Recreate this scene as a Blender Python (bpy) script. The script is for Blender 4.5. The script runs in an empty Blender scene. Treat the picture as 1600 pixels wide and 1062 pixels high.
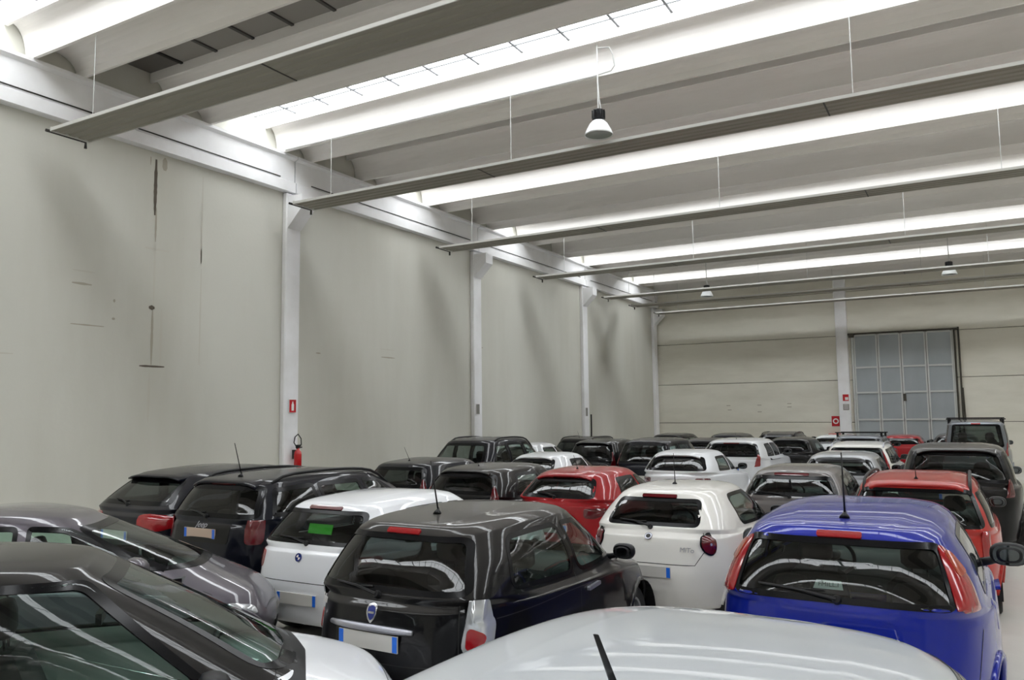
import bpy, bmesh, math, random
import numpy as np
from mathutils import Matrix, Vector
from mathutils.bvhtree import BVHTree

random.seed(7)
scene = bpy.context.scene
COL = scene.collection

# ------------------------------------------------------------------ camera
CAM_H = 2.3
F_PX, YAW, PITCH, ROLL = 1239.6, -0.5196698, 0.0913855, -0.0114349
_f = Vector((math.sin(YAW) * math.cos(PITCH), math.cos(YAW) * math.cos(PITCH), math.sin(PITCH)))
_r0 = Vector((math.cos(YAW), -math.sin(YAW), 0.0))
_u0 = _r0.cross(_f)
_r = _r0 * math.cos(ROLL) + _u0 * math.sin(ROLL)
_u = -_r0 * math.sin(ROLL) + _u0 * math.cos(ROLL)
cam_data = bpy.data.cameras.new('camera')
cam_data.sensor_fit = 'HORIZONTAL'
cam_data.sensor_width = 36.0
cam_data.lens = 36.0 * F_PX / 1600.0
cam_data.clip_start = 0.02
cam_data.clip_end = 300
cam = bpy.data.objects.new('camera', cam_data)
COL.objects.link(cam)
cam.matrix_world = Matrix(((_r.x, _u.x, -_f.x, 0), (_r.y, _u.y, -_f.y, 0), (_r.z, _u.z, -_f.z, CAM_H), (0, 0, 0, 1)))
scene.camera = cam

# ------------------------------------------------------------------ world, exposure
SKYLIGHT = 8.4
world = bpy.data.worlds.new('world')
scene.world = world
world.use_nodes = True
world.node_tree.nodes['Background'].inputs[0].default_value = (0.75, 0.85, 1.0, 1)
world.node_tree.nodes['Background'].inputs[1].default_value = 0.6
scene.view_settings.view_transform = 'Standard'
scene.view_settings.look = 'None'
scene.view_settings.exposure = 0.0
scene.view_settings.gamma = 1.0
scene.view_settings.use_curve_mapping = False
scene.cycles.use_denoising = True
scene.cycles.max_bounces = 10
scene.cycles.diffuse_bounces = 6
scene.cycles.transparent_max_bounces = 16
scene.cycles.caustics_reflective = False
scene.cycles.caustics_refractive = False
scene.cycles.sample_clamp_indirect = 6.0

# ------------------------------------------------------------------ materials
def srgb(r, g, b):
    f = lambda c: (c / 255 / 12.92) if c <= 10.3 else ((c / 255 + 0.055) / 1.055) ** 2.4
    return (f(r), f(g), f(b), 1.0)

def mat(name, color, rough=0.6, metal=0.0, coat=0.0, coat_rough=0.03, spec=0.5, emit=None, noise=None, bump=None):
    m = bpy.data.materials.new(name)
    m.use_nodes = True
    nt = m.node_tree
    p = nt.nodes['Principled BSDF']
    p.inputs['Base Color'].default_value = color if len(color) == 4 else (*color, 1)
    p.inputs['Roughness'].default_value = rough
    p.inputs['Metallic'].default_value = metal
    p.inputs['Coat Weight'].default_value = coat
    p.inputs['Coat Roughness'].default_value = coat_rough
    p.inputs['Specular IOR Level'].default_value = spec
    if emit:
        p.inputs['Emission Color'].default_value = (*emit[0], 1)
        p.inputs['Emission Strength'].default_value = emit[1]
    if noise or bump:
        tc = nt.nodes.new('ShaderNodeTexCoord')
    if noise:   # (scale vector, second colour, amount)
        mp = nt.nodes.new('ShaderNodeMapping')
        mp.inputs['Scale'].default_value = noise[0]
        nz = nt.nodes.new('ShaderNodeTexNoise')
        nz.inputs['Scale'].default_value = 1.0
        nz.inputs['Detail'].default_value = 6
        nz.inputs['Roughness'].default_value = 0.6
        rmp = nt.nodes.new('ShaderNodeMapRange')
        rmp.inputs['From Min'].default_value = 0.42
        rmp.inputs['From Max'].default_value = 0.72
        rmp.inputs['To Max'].default_value = noise[2]
        mx = nt.nodes.new('ShaderNodeMix')
        mx.data_type = 'RGBA'
        mx.inputs[6].default_value = p.inputs['Base Color'].default_value
        mx.inputs[7].default_value = noise[1]
        nt.links.new(tc.outputs['Object'], mp.inputs['Vector'])
        nt.links.new(mp.outputs[0], nz.inputs['Vector'])
        nt.links.new(nz.outputs['Fac'], rmp.inputs['Value'])
        nt.links.new(rmp.outputs[0], mx.inputs[0])
        nt.links.new(mx.outputs[2], p.inputs['Base Color'])
    if bump:
        nb = nt.nodes.new('ShaderNodeTexNoise')
        nb.inputs['Scale'].default_value = bump[0]
        nb.inputs['Detail'].default_value = 4
        b = nt.nodes.new('ShaderNodeBump')
        b.inputs['Strength'].default_value = bump[1]
        b.inputs['Distance'].default_value = 0.01
        nt.links.new(tc.outputs['Object'], nb.inputs['Vector'])
        nt.links.new(nb.outputs['Fac'], b.inputs['Height'])
        nt.links.new(b.outputs[0], p.inputs['Normal'])
    return m

def paint(name, color, metal=0.0, dust=0.0, rough=0.4, coat=1.0):
    """car lacquer: base + clear coat, with a film of dust lying on what faces up"""
    m = mat(name, color, rough=rough, metal=metal, coat=coat, coat_rough=0.02, spec=0.08)
    if dust:
        nt = m.node_tree
        p = nt.nodes['Principled BSDF']
        geo = nt.nodes.new('ShaderNodeNewGeometry')
        sep = nt.nodes.new('ShaderNodeSeparateXYZ')
        nt.links.new(geo.outputs['Normal'], sep.inputs[0])
        mr = nt.nodes.new('ShaderNodeMapRange')
        mr.inputs['From Min'].default_value = 0.35
        mr.inputs['From Max'].default_value = 0.95
        mr.inputs['To Max'].default_value = dust
        nt.links.new(sep.outputs['Z'], mr.inputs['Value'])
        tc = nt.nodes.new('ShaderNodeTexCoord')
        nz = nt.nodes.new('ShaderNodeTexNoise')
        nz.inputs['Scale'].default_value = 2.5
        nz.inputs['Detail'].default_value = 6
        nt.links.new(tc.outputs['Object'], nz.inputs['Vector'])
        mu = nt.nodes.new('ShaderNodeMath')
        mu.operation = 'MULTIPLY_ADD'
        nt.links.new(nz.outputs['Fac'], mu.inputs[0])
        mu.inputs[1].default_value = 0.8
        mu.inputs[2].default_value = 0.6
        mm = nt.nodes.new('ShaderNodeMath')
        mm.operation = 'MULTIPLY'
        mm.use_clamp = True
        nt.links.new(mr.outputs[0], mm.inputs[0])
        nt.links.new(mu.outputs[0], mm.inputs[1])
        df = nt.nodes.new('ShaderNodeBsdfDiffuse')
        df.inputs['Color'].default_value = (0.33, 0.30, 0.27, 1)
        ms = nt.nodes.new('ShaderNodeMixShader')
        out = nt.nodes['Material Output']
        nt.links.new(mm.outputs[0], ms.inputs[0])
        nt.links.new(p.outputs[0], ms.inputs[1])
        nt.links.new(df.outputs[0], ms.inputs[2])
        nt.links.new(ms.outputs[0], out.inputs[0])
    return m

def glass(name, tint, ior=1.47):
    m = bpy.data.materials.new(name)
    m.use_nodes = True
    nt = m.node_tree
    nt.nodes.remove(nt.nodes['Principled BSDF'])
    out = nt.nodes['Material Output']
    geo = nt.nodes.new('ShaderNodeNewGeometry')
    mr = nt.nodes.new('ShaderNodeMapRange')
    mr.inputs['To Min'].default_value = ior
    mr.inputs['To Max'].default_value = 1.0 / ior
    nt.links.new(geo.outputs['Backfacing'], mr.inputs['Value'])
    fr = nt.nodes.new('ShaderNodeFresnel')
    nt.links.new(mr.outputs[0], fr.inputs['IOR'])
    tr = nt.nodes.new('ShaderNodeBsdfTransparent')
    tr.inputs[0].default_value = (*tint, 1)
    gl = nt.nodes.new('ShaderNodeBsdfGlossy')
    gl.inputs['Roughness'].default_value = 0.01
    gl.inputs['Color'].default_value = (1, 1, 1, 1)
    ms = nt.nodes.new('ShaderNodeMixShader')
    nt.links.new(fr.outputs[0], ms.inputs[0])
    nt.links.new(tr.outputs[0], ms.inputs[1])
    nt.links.new(gl.outputs[0], ms.inputs[2])
    nt.links.new(ms.outputs[0], out.inputs[0])
    return m

WALLC = srgb(203, 202, 193)
M = dict(
    wall=mat('wall_plaster', WALLC, 0.85, noise=((0.5, 0.5, 0.12), srgb(190, 188, 177), 0.8), bump=(14, 0.15)),
    backwall=mat('wall_concrete', srgb(228, 225, 213), 0.85, noise=((0.25, 0.4, 0.9), srgb(206, 202, 188), 0.9), bump=(14, 0.15)),
    white=mat('white_painted_concrete', srgb(240, 240, 242), 0.7, noise=((0.8, 0.8, 0.8), srgb(222, 221, 220), 0.8)),
    roof=mat('roof_concrete', srgb(240, 237, 234), 0.75, noise=((0.25, 1.2, 1.2), srgb(228, 225, 221), 0.7)),
    cover=mat('roof_cover_sheet', srgb(150, 147, 142), 0.7),
    mullion=mat('dark_glazing_bar', srgb(70, 68, 66), 0.5),
    barlight=mat('grey_glazing_bar', srgb(120, 122, 124), 0.5),
    pane=mat('translucent_roof_pane', (0.8, 0.8, 0.8), 0.6, emit=((0.93, 0.97, 1.0), SKYLIGHT)),
    floor=mat('floor_concrete', srgb(205, 202, 195), 0.45, noise=((0.4, 0.4, 0.4), srgb(182, 178, 172), 0.8)),
    radiant=mat('radiant_plate', srgb(142, 139, 127), 0.5, noise=((0.2, 2, 2), srgb(130, 126, 115), 0.8)),
    flange=mat('radiant_flange', srgb(196, 195, 190), 0.5),
    steel=mat('dark_steel', srgb(60, 58, 55), 0.45, metal=0.6),
    wire=mat('pale_wire', srgb(190, 190, 188), 0.5),
    black=mat('black_plastic', (0.009, 0.009, 0.010), 0.4, spec=0.3),
    trim=mat('black_gloss_trim', (0.004, 0.004, 0.005), 0.2, spec=0.2),
    seam=mat('shut_line', (0.004, 0.004, 0.004), 0.6),
    rubber=mat('tyre_rubber', (0.015, 0.015, 0.015), 0.75),
    alloy=mat('wheel_alloy', srgb(150, 152, 155), 0.3, metal=0.8),
    chrome=mat('chrome', srgb(215, 216, 220), 0.12, metal=1.0),
    satin=mat('satin_metal', srgb(175, 176, 185), 0.32, metal=0.85),
    red=mat('red_lamp_lens', (0.30, 0.006, 0.010), 0.12, coat=1.0),
    dred=mat('dark_red_lamp_lens', (0.11, 0.004, 0.008), 0.12, coat=1.0),
    orange=mat('orange_lamp_lens', (0.36, 0.05, 0.02), 0.12, coat=1.0),
    clear=mat('clear_lamp_lens', srgb(205, 208, 212), 0.1, metal=0.5, coat=1.0),
    plate=mat('number_plate', srgb(205, 203, 198), 0.4),
    plateblue=mat('plate_blue_band', srgb(30, 110, 225), 0.4),
    platepink=mat('number_plate_worn', srgb(200, 178, 160), 0.4),
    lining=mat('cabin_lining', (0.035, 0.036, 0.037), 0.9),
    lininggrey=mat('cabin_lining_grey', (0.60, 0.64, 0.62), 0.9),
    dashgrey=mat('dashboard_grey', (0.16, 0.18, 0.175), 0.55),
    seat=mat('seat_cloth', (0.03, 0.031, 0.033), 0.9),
    dash=mat('dashboard_plastic', (0.045, 0.05, 0.05), 0.55),
    paper=mat('white_paper_and_reflection', srgb(225, 230, 228), 0.6),
    green=mat('green_card', (0.05, 0.36, 0.02), 0.6, emit=None),
    signred=mat('sign_red', srgb(190, 25, 35), 0.45),
    signwhite=mat('sign_white', srgb(235, 232, 230), 0.5),
    signgrey=mat('sign_grey', srgb(128, 126, 122), 0.5),
    extred=mat('extinguisher_red', srgb(185, 12, 20), 0.25, coat=0.6),
    gate=mat('gate_sheet', srgb(165, 172, 176), 0.45, noise=((0.6, 0.6, 0.3), srgb(148, 155, 158), 0.8)),
    gateframe=mat('gate_frame', srgb(200, 203, 200), 0.5),
    gatetrack=mat('gate_track', srgb(66, 62, 52), 0.6),
    stain=mat('wall_stain', srgb(168, 162, 148), 0.9),
    stainpale=mat('wall_stain_pale', srgb(194, 191, 180), 0.9),
    staindark=mat('wall_crack_dark', srgb(96, 88, 78), 0.9),
    lampwhite=mat('lamp_reflector_white', srgb(240, 242, 242), 0.35),
    lampin=mat('lamp_glass_grey', srgb(120, 128, 126), 0.15),
    badgeblue=mat('badge_blue', srgb(20, 40, 120), 0.25, coat=0.5),
    mirrorglass=mat('mirror_glass', (0.10, 0.11, 0.115), 0.03, metal=1.0),
    g_dark=glass('privacy_glass', (0.16, 0.18, 0.18)),
    g_mid=glass('tinted_glass', (0.42, 0.48, 0.46)),
    g_light=glass('green_tinted_glass', (0.66, 0.80, 0.75), 1.40),
    p_black=paint('black_lacquer', (0.003, 0.003, 0.0035), dust=0.05, coat=.6),
    p_blackdust=paint('dusty_black_lacquer', (0.003, 0.003, 0.004), dust=0.14, coat=.6),
    p_navy=paint('navy_lacquer', (0.003, 0.004, 0.009), dust=0.08, coat=.6),
    p_white=paint('white_lacquer', srgb(232, 234, 238), dust=0.03),
    p_white2=paint('pearl_white_lacquer', srgb(236, 234, 229), dust=0.05),
    p_fgwhite=paint('cool_white_lacquer', srgb(186, 191, 196), dust=0.05),
    p_blue=paint('blue_metallic_lacquer', (0.003, 0.014, 0.27), metal=0.3, dust=0.06, coat=.85),
    p_red=paint('red_lacquer', (0.36, 0.004, 0.010), dust=0.05, coat=.8),
    p_red2=paint('tomato_red_lacquer', (0.46, 0.022, 0.016), dust=0.06, coat=.8),
    p_silver=paint('silver_lacquer', srgb(165, 168, 172), metal=0.6, dust=0.08),
    p_grey=paint('warm_grey_lacquer', srgb(92, 88, 88), metal=0.4, dust=0.15),
    p_plum=paint('grey_metallic_lacquer', srgb(88, 84, 92), metal=0.5, dust=0.06),
    p_steel=paint('steel_grey_lacquer', srgb(125, 130, 138), metal=0.5, dust=0.08),
    p_green=paint('dark_green_lacquer', (0.01, 0.03, 0.02), dust=0.15),
)

# ------------------------------------------------------------------ mesh helpers
def link(name, verts, faces, material, parent=None, smooth=False, loc=None, rot=None):
    me = bpy.data.meshes.new(name)
    me.from_pydata([tuple(v) for v in verts], [], [tuple(f) for f in faces])
    if material:
        me.materials.append(material)
    if smooth:
        me.polygons.foreach_set('use_smooth', [True] * len(me.polygons))
    me.update()
    o = bpy.data.objects.new(name, me)
    COL.objects.link(o)
    if parent:
        o.parent = parent
    if loc:
        o.location = loc
    if rot is not None:
        o.rotation_euler = rot
    return o

def again(src, name, parent=None, loc=None, rot=None, scale=None):
    o = src.copy()
    o.name = name
    COL.objects.link(o)
    o.parent = parent
    if loc is not None:
        o.location = loc
    if rot is not None:
        o.rotation_euler = rot
    if scale is not None:
        o.scale = scale
    return o

def empty(name, loc=(0, 0, 0), rz=0.0, **props):
    o = bpy.data.objects.new(name, None)
    COL.objects.link(o)
    o.location = loc
    o.rotation_euler = (0, 0, rz)
    for k, v in props.items():
        o[k] = v
    return o

def tag(o, label, cat, group=None):
    o['label'] = label
    o['category'] = cat
    if group:
        o['group'] = group
    return o

class MB:
    """collects pieces that make up ONE mesh"""
    def __init__(s):
        s.v, s.f = [], []
    def add(s, v, f):
        n = len(s.v)
        s.v += [tuple(p) for p in v]
        s.f += [tuple(i + n for i in q) for q in f]
        return s
    def box(s, x0, x1, y0, y1, z0, z1):
        v = [(x, y, z) for z in (z0, z1) for y in (y0, y1) for x in (x0, x1)]
        return s.add(v, [(0, 2, 3, 1), (4, 5, 7, 6), (0, 1, 5, 4), (2, 6, 7, 3), (0, 4, 6, 2), (1, 3, 7, 5)])
    def tube(s, pts, r, n=8, cap=True):
        pts = [Vector(p) for p in pts]
        rr = r if isinstance(r, (list, tuple)) else [r] * len(pts)
        v, f = [], []
        ref = None
        for i, p in enumerate(pts):
            t = (pts[min(i + 1, len(pts) - 1)] - pts[max(i - 1, 0)]).normalized()
            if ref is None:
                ref = Vector((0, 0, 1)) if abs(t.z) < 0.9 else Vector((1, 0, 0))
            a = t.cross(ref).normalized()
            b = a.cross(t)
            ref = b
            for k in range(n):
                an = 2 * math.pi * k / n
                v.append(p + (a * math.cos(an) + b * math.sin(an)) * rr[i])
        for i in range(len(pts) - 1):
            for k in range(n):
                f.append((i * n + k, i * n + (k + 1) % n, (i + 1) * n + (k + 1) % n, (i + 1) * n + k))
        if cap:
            f.append(tuple(range(n))[::-1])
            f.append(tuple((len(pts) - 1) * n + k for k in range(n)))
        return s.add(v, f)
    def lathe(s, prof, n=24, axis='z', c=(0, 0, 0)):
        v, f = [], []
        for (r, h) in prof:
            for k in range(n):
                a = 2 * math.pi * k / n
                p = (r * math.cos(a), r * math.sin(a), h)
                if axis == 'y':
                    p = (p[0], p[2], p[1])
                v.append((p[0] + c[0], p[1] + c[1], p[2] + c[2]))
        for i in range(len(prof) - 1):
            for k in range(n):
                q = (i * n + k, i * n + (k + 1) % n, (i + 1) * n + (k + 1) % n, (i + 1) * n + k)
                f.append(q if axis == 'z' else q[::-1])
        return s.add(v, f)
    def prism(s, poly, x0, x1):
        """polygon in (y, z) extruded along x"""
        n = len(poly)
        v = [(x0, y, z) for y, z in poly] + [(x1, y, z) for y, z in poly]
        f = [(i, (i + 1) % n, n + (i + 1) % n, n + i) for i in range(n)]
        f += [tuple(range(n))[::-1], tuple(range(n, 2 * n))]
        return s.add(v, f)
    def out(s, name, m, parent=None, smooth=False, loc=None, rot=None):
        return link(name, s.v, s.f, m, parent, smooth, loc, rot)

def bevel(o, w=0.01, seg=2):
    b = o.modifiers.new('bevel', 'BEVEL')
    b.width = w
    b.segments = seg
    b.limit_method = 'ANGLE'
    return o

def text_mesh(txt, size, shear=0.0, depth=0.002):
    cu = bpy.data.curves.new('t', 'FONT')
    cu.body = txt
    cu.size = size
    cu.shear = shear
    cu.extrude = depth
    cu.align_x = 'CENTER'
    cu.align_y = 'CENTER'
    o = bpy.data.objects.new('t', cu)
    COL.objects.link(o)
    dg = bpy.context.evaluated_depsgraph_get()
    dg.update()
    me = bpy.data.meshes.new_from_object(o.evaluated_get(dg))
    bpy.data.objects.remove(o)
    return me

# ------------------------------------------------------------------ hall
XW, XE, YS, YN = -13.0, 14.0, -20.0, 36.8
RIBZ = 8.08
PER = 5.42
A_Y = [7.33 + PER * k for k in range(-5, 6)]
B_Y = [a + 2.6 for a in A_Y]

o = link('floor', [(XW - .5, YS, 0), (XE + .5, YS, 0), (XE + .5, YN + .5, 0), (XW - .5, YN + .5, 0)], [(0, 1, 2, 3)], M['floor'])
o['kind'] = 'structure'
wl = MB().box(XW - .3, XW, YS, YN + .3, 0, 9.2).out('wall_left', M['wall']); wl['kind'] = 'structure'
o = MB().box(XE, XE + .3, YS, YN + .3, 0, 9.2).out('wall_right', M['wall']); o['kind'] = 'structure'
o = MB().box(XW - .3, XE + .3, YS - .3, YS, 0, 9.2).out('wall_front', M['wall']); o['kind'] = 'structure'
wb = MB().box(XW - .3, XE + .3, YN + .12, YN + .4, 0, 9.2).out('wall_back', M['mullion']); wb['kind'] = 'structure'

# precast panels of the back wall, joints recessed
GX0, GX1, GZ = -4.15, -0.42, 5.46
rows = [(0.0, 1.72), (1.74, 3.52), (3.54, 5.44), (5.46, 7.36), (7.38, 9.2)]
for (xa, xb) in ((XW, -4.6), (-4.58, 3.8), (3.82, XE)):
    for (za, zb) in rows:
        segs = [(xa, xb)]
        if xa == -4.58 and za < 5.4:
            segs = [(xa, GX0 - .1), (GX1 + .1, xb)]
        for (a, b) in segs:
            bevel(MB().box(a, b, YN, YN + .13, za, zb).out('wall_panel', M['backwall'], wb), 0.015, 1)

# columns of the left wall
COLS = [-11.3, -3.3, 4.7, 12.72, 20.4, 28.3, 36.4]
for i, y in enumerate(COLS):
    c = MB().box(XW, XW + .135, y - .22, y + .22, 0, RIBZ - .85).out('column', M['white'])
    c['kind'] = 'structure'
    bevel(c, .02, 1)
    w = MB().add([(0, -.2, .42), (0, .2, .42), (.0, -.2, 0), (.0, .2, 0), (.42, -.2, .42), (.42, .2, .42), (.42, -.2, .72), (.42, .2, .72), (0, -.2, .72), (0, .2, .72)],
                 [(2, 3, 5, 4), (4, 5, 7, 6), (6, 7, 9, 8), (2, 4, 6, 8), (3, 9, 7, 5), (8, 9, 3, 2)]).out('corbel', M['white'], c, loc=(XW + .14, y, 6.42))
c = MB().box(-4.82, -4.36, YN - .22, YN + .1, 0, 9.1).out('column', M['white']); c['kind'] = 'structure'; bevel(c, .02, 1)
c = MB().box(3.6, 4.05, YN - .22, YN + .1, 0, 9.1).out('column', M['white']); c['kind'] = 'structure'; bevel(c, .02, 1)

# eaves beam in bays, L profile
ys = [YS + .02] + COLS + [YN - .02]
for a, b in zip(ys[:-1], ys[1:]):
    prof = [(XW, 7.25), (XW + .20, 7.25), (XW + .20, 7.47), (XW + .15, 7.50), (XW + .15, 7.98), (XW + .24, 8.02), (XW + .24, RIBZ), (XW, RIBZ)]
    n = len(prof)
    v = [(x, a + .018, z) for x, z in prof] + [(x, b - .018, z) for x, z in prof]
    f = [(i, n + i, n + (i + 1) % n, (i + 1) % n) for i in range(n)] + [tuple(range(n)), tuple(range(n, 2 * n))[::-1]]
    o = link('eaves_beam', v, f, M['white']); o['kind'] = 'structure'
    MB().tube([(XW + .17, a + .5, 7.53), (XW + .17, b - .45, 7.53)], .012, 6).out('cable', M['steel'], o)

# roof: double-ribbed concrete shells spanning across the hall
def shell_profile(far):
    """section of one shell: near wing, rib, arch, rib, far wing (reaching out by far)"""
    p = [(-.80, .46), (-.75, .46), (-.735, .53)] + [(-.70 + .245 * math.sin(math.pi / 2 * i / 10), .54 * math.cos(math.pi / 2 * i / 10)) for i in range(11)]
    p += [(-.40, 0)]
    for i in range(1, 12):                              # arch between the ribs
        a = math.pi * i / 12
        p.append((-.40 * math.cos(a), .34 * math.sin(a) ** .8))
    p += [(.40, 0)]
    p += [(far - (far - .45) * math.sin(math.pi / 2 * i / 10), .52 * math.cos(math.pi / 2 * i / 10)) for i in range(10, -1, -1)]
    p += [(far, .66), (far - .07, .66), (far - .07, .60), (-.72, .60), (-.72, .66), (-.80, .66)]
    return p
FARW = 1.15
ceil = empty('ceiling', kind='structure')
m_shell = MB().prism(shell_profile(.75), XW + .02, XE).out('roof_shell', M['roof'], ceil, loc=(0, A_Y[0], RIBZ))
m_shell2 = MB().prism(shell_profile(FARW), XW + .02, XE).out('roof_shell', M['roof'], ceil, loc=(0, B_Y[0], RIBZ))
for y in A_Y[1:]:
    again(m_shell, 'roof_shell', ceil, loc=(0, y, RIBZ))
for y in B_Y[1:]:
    again(m_shell2, 'roof_shell', ceil, loc=(0, y, RIBZ))
MB().box(XW - .3, XE + .3, YS - .3, YN + .4, RIBZ + .95, RIBZ + 1.1).out('roof_deck', M['cover'], ceil)

PX = .92
NP = int((XE - XW) / PX)
src_pane = src_bar = src_cov = src_cbar = None
sk = 0
for k in range(-1, len(A_Y)):
    # bright strip before shell A_k, closed strip after it
    if k >= 0:
        y0, y1 = A_Y[k] + .75, B_Y[k] - .80
        near = 6.0 < A_Y[k] < 34
        if near:
            if src_cov is None:
                src_cov = MB().box(-PX / 2 + .02, PX / 2 - .02, y0 - y0 + .0, y1 - y0, 0, .03).out('roof_cover', M['cover'], ceil, loc=(XW + PX / 2, y0, RIBZ + .64))
                src_cbar = MB().box(-.03, .03, 0, y1 - y0, -.03, .03).out('cover_bar', M['mullion'], ceil, loc=(XW + PX, y0, RIBZ + .64))
            for i in range(NP):
                again(src_cov, 'roof_cover', ceil, loc=(XW + PX * (i + .5), y0, RIBZ + .64))
                again(src_cbar, 'cover_bar', ceil, loc=(XW + PX * (i + 1), y0, RIBZ + .64))
        else:
            MB().box(XW, XE, y0, y1, RIBZ + .64, RIBZ + .67).out('roof_cover', M['cover'], ceil)
    yb = (B_Y[k] if k >= 0 else A_Y[0] - PER + 2.6) + FARW
    ya = (A_Y[k + 1] if k + 1 < len(A_Y) else A_Y[-1] + PER) - .80
    if ya > YN:
        MB().box(XW, XE, B_Y[-1] + .7, YN + .3, RIBZ + .64, RIBZ + .67).out('roof_cover', M['cover'], ceil)
        continue
    sk += 1
    w = empty('window_%d' % sk, (0, yb, RIBZ + .64), kind='structure')
    if src_pane is None:
        src_pane = MB().box(-PX / 2 + .02, PX / 2 - .02, 0, ya - yb, 0, .012).out('pane', M['pane'], w, loc=(XW + PX / 2, 0, 0))
        src_bar = MB().box(-.022, .022, -.05, ya - yb + .05, -.03, .03).out('glazing_bar', M['barlight'], w, loc=(XW + PX, 0, 0))
        first = 1
    else:
        first = 0
    for i in range(first, NP):
        again(src_pane, 'pane', w, loc=(XW + PX * (i + .5), 0, 0))
        again(src_bar, 'glazing_bar', w, loc=(XW + PX * (i + 1), 0, 0))
    MB().box(XW, XE, ya - yb - .3, ya - yb - .27, -.02, .01).out('glazing_rail', M['barlight'], w)

# marks on the left wall
def mark(y0, y1, z0, z1, m, jag=0.3):
    n = max(2, int((z1 - z0) / .06)) if z1 - z0 > y1 - y0 else max(2, int((y1 - y0) / .06))
    v, f = [], []
    for i in range(n + 1):
        t = i / n
        e = random.uniform(1 - jag, 1) * (0.25 + 0.75 * math.sin(math.pi * min(1, max(0, .08 + t * .84))))
        if z1 - z0 > y1 - y0:
            c, h = (y0 + y1) / 2, (y1 - y0) / 2 * e
            v += [(XW + .003, c - h, z0 + (z1 - z0) * t), (XW + .003, c + h, z0 + (z1 - z0) * t)]
        else:
            c, h = (z0 + z1) / 2, (z1 - z0) / 2 * e
            v += [(XW + .003, y0 + (y1 - y0) * t, c + h), (XW + .003, y0 + (y1 - y0) * t, c - h)]
        if i:
            f.append((2 * i - 2, 2 * i - 1, 2 * i + 1, 2 * i))
    link('scuff_mark', v, f, m, wl)
mark(9.28, 9.37, 6.05, 7.12, M['staindark']); mark(9.33, 9.38, 5.55, 6.2, M['stain'])
mark(9.42, 9.60, 6.95, 7.20, M['stain'], .7); mark(9.18, 9.24, 6.98, 7.14, M['stain'], .7)
mark(9.33, 9.38, 4.35, 5.5, M['stainpale']); mark(9.26, 9.38, 4.26, 4.36, M['staindark'])
mark(9.31, 9.37, 3.25, 4.3, M['stain']); mark(9.50, 9.56, 3.25, 4.3, M['stainpale'])
mark(9.10, 9.62, 3.20, 3.25, M['staindark']); mark(9.28, 9.34, 2.2, 3.1, M['stainpale'])
mark(10.36, 10.40, 5.3, 7.05, M['stainpale']); mark(10.36, 10.40, 5.3, 5.6, M['stain']); mark(10.37, 10.41, 3.3, 5.2, M['stainpale'])
mark(9.15, 9.65, 5.38, 5.44, M['stainpale'])
mark(7.80, 8.15, 4.55, 4.60, M['stain']); mark(7.8, 8.2, 4.78, 4.81, M['stainpale']); mark(7.8, 8.4, 3.86, 3.89, M['stain'])
mark(8.55, 8.6, 4.32, 4.38, M['stain']); mark(8.54, 8.6, 4.0, 4.06, M['stain']); mark(6.6, 6.9, 3.3, 3.33, M['stainpale'])
mark(15.9, 16.5, 3.95, 3.98, M['stainpale']); mark(15.95, 16.5, 3.74, 3.78, M['stain']); mark(13.6, 13.75, 3.70, 3.75, M['stain'])
mark(20.75, 20.9, 4.3, 4.34, M['stain']); mark(26.0, 26.3, 3.0, 3.04, M['stainpale'])

# big industrial door in the back wall
d = empty('door_1', ((GX0 + GX1) / 2, YN, 0), kind='structure')
fr = MB()
W2 = (GX1 - GX0) / 2
fr.box(-W2 - .08, -W2, -.08, .1, 0, GZ); fr.box(W2, W2 + .03, -.08, .1, 0, GZ)
fr.out('door_frame', M['gateframe'], d)
MB().box(-W2 - .2, W2 + .25, -.1, .1, GZ, GZ + .07).box(W2 + .03, W2 + .09, -.06, .1, 0, GZ).out('door_track', M['gatetrack'], d)
MB().box(-W2 - .16, -W2 + .05, -.2, -.1, GZ - .12, GZ + .06).out('door_motor', M['gatetrack'], d)
xs = [-W2, -W2 + .94, -W2 + 1.82, -W2 + 2.76, W2]
zs = [0.05, .62, 1.84, 2.98, 4.05, GZ - .03]
for i in range(4):
    leaf = MB()
    a, b = xs[i], xs[i + 1]
    leaf.box(a + .01, a + .07, -.05, .02, .03, GZ - .02); leaf.box(b - .07, b - .01, -.05, .02, .03, GZ - .02)
    for z in zs:
        leaf.box(a + .07, b - .07, -.045, .02, z - .035, z + .035)
    lf = leaf.out('door_leaf', M['gateframe'], d)
    for z0, z1 in zip(zs[:-1], zs[1:]):
        MB().box(a + .07, b - .07, -.015, .0, z0 + .035, z1 - .035).out('pane', M['gate'], lf)
MB().box(-.05, .05, -.1, -.05, 2.6, 2.9).out('door_handle', M['gatetrack'], d, loc=(0.02, 0, 0))
MB().tube([(W2 + .22, -.06, .3), (W2 + .22, -.06, GZ + .1)], .035, 8).out('cable_duct', M['gatetrack'], d)
MB().tube([(W2 + .30, -.06, 1.6), (W2 + .26, -.06, 3.1)], .03, 8).out('cable_duct', M['gatetrack'], d)

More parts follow.
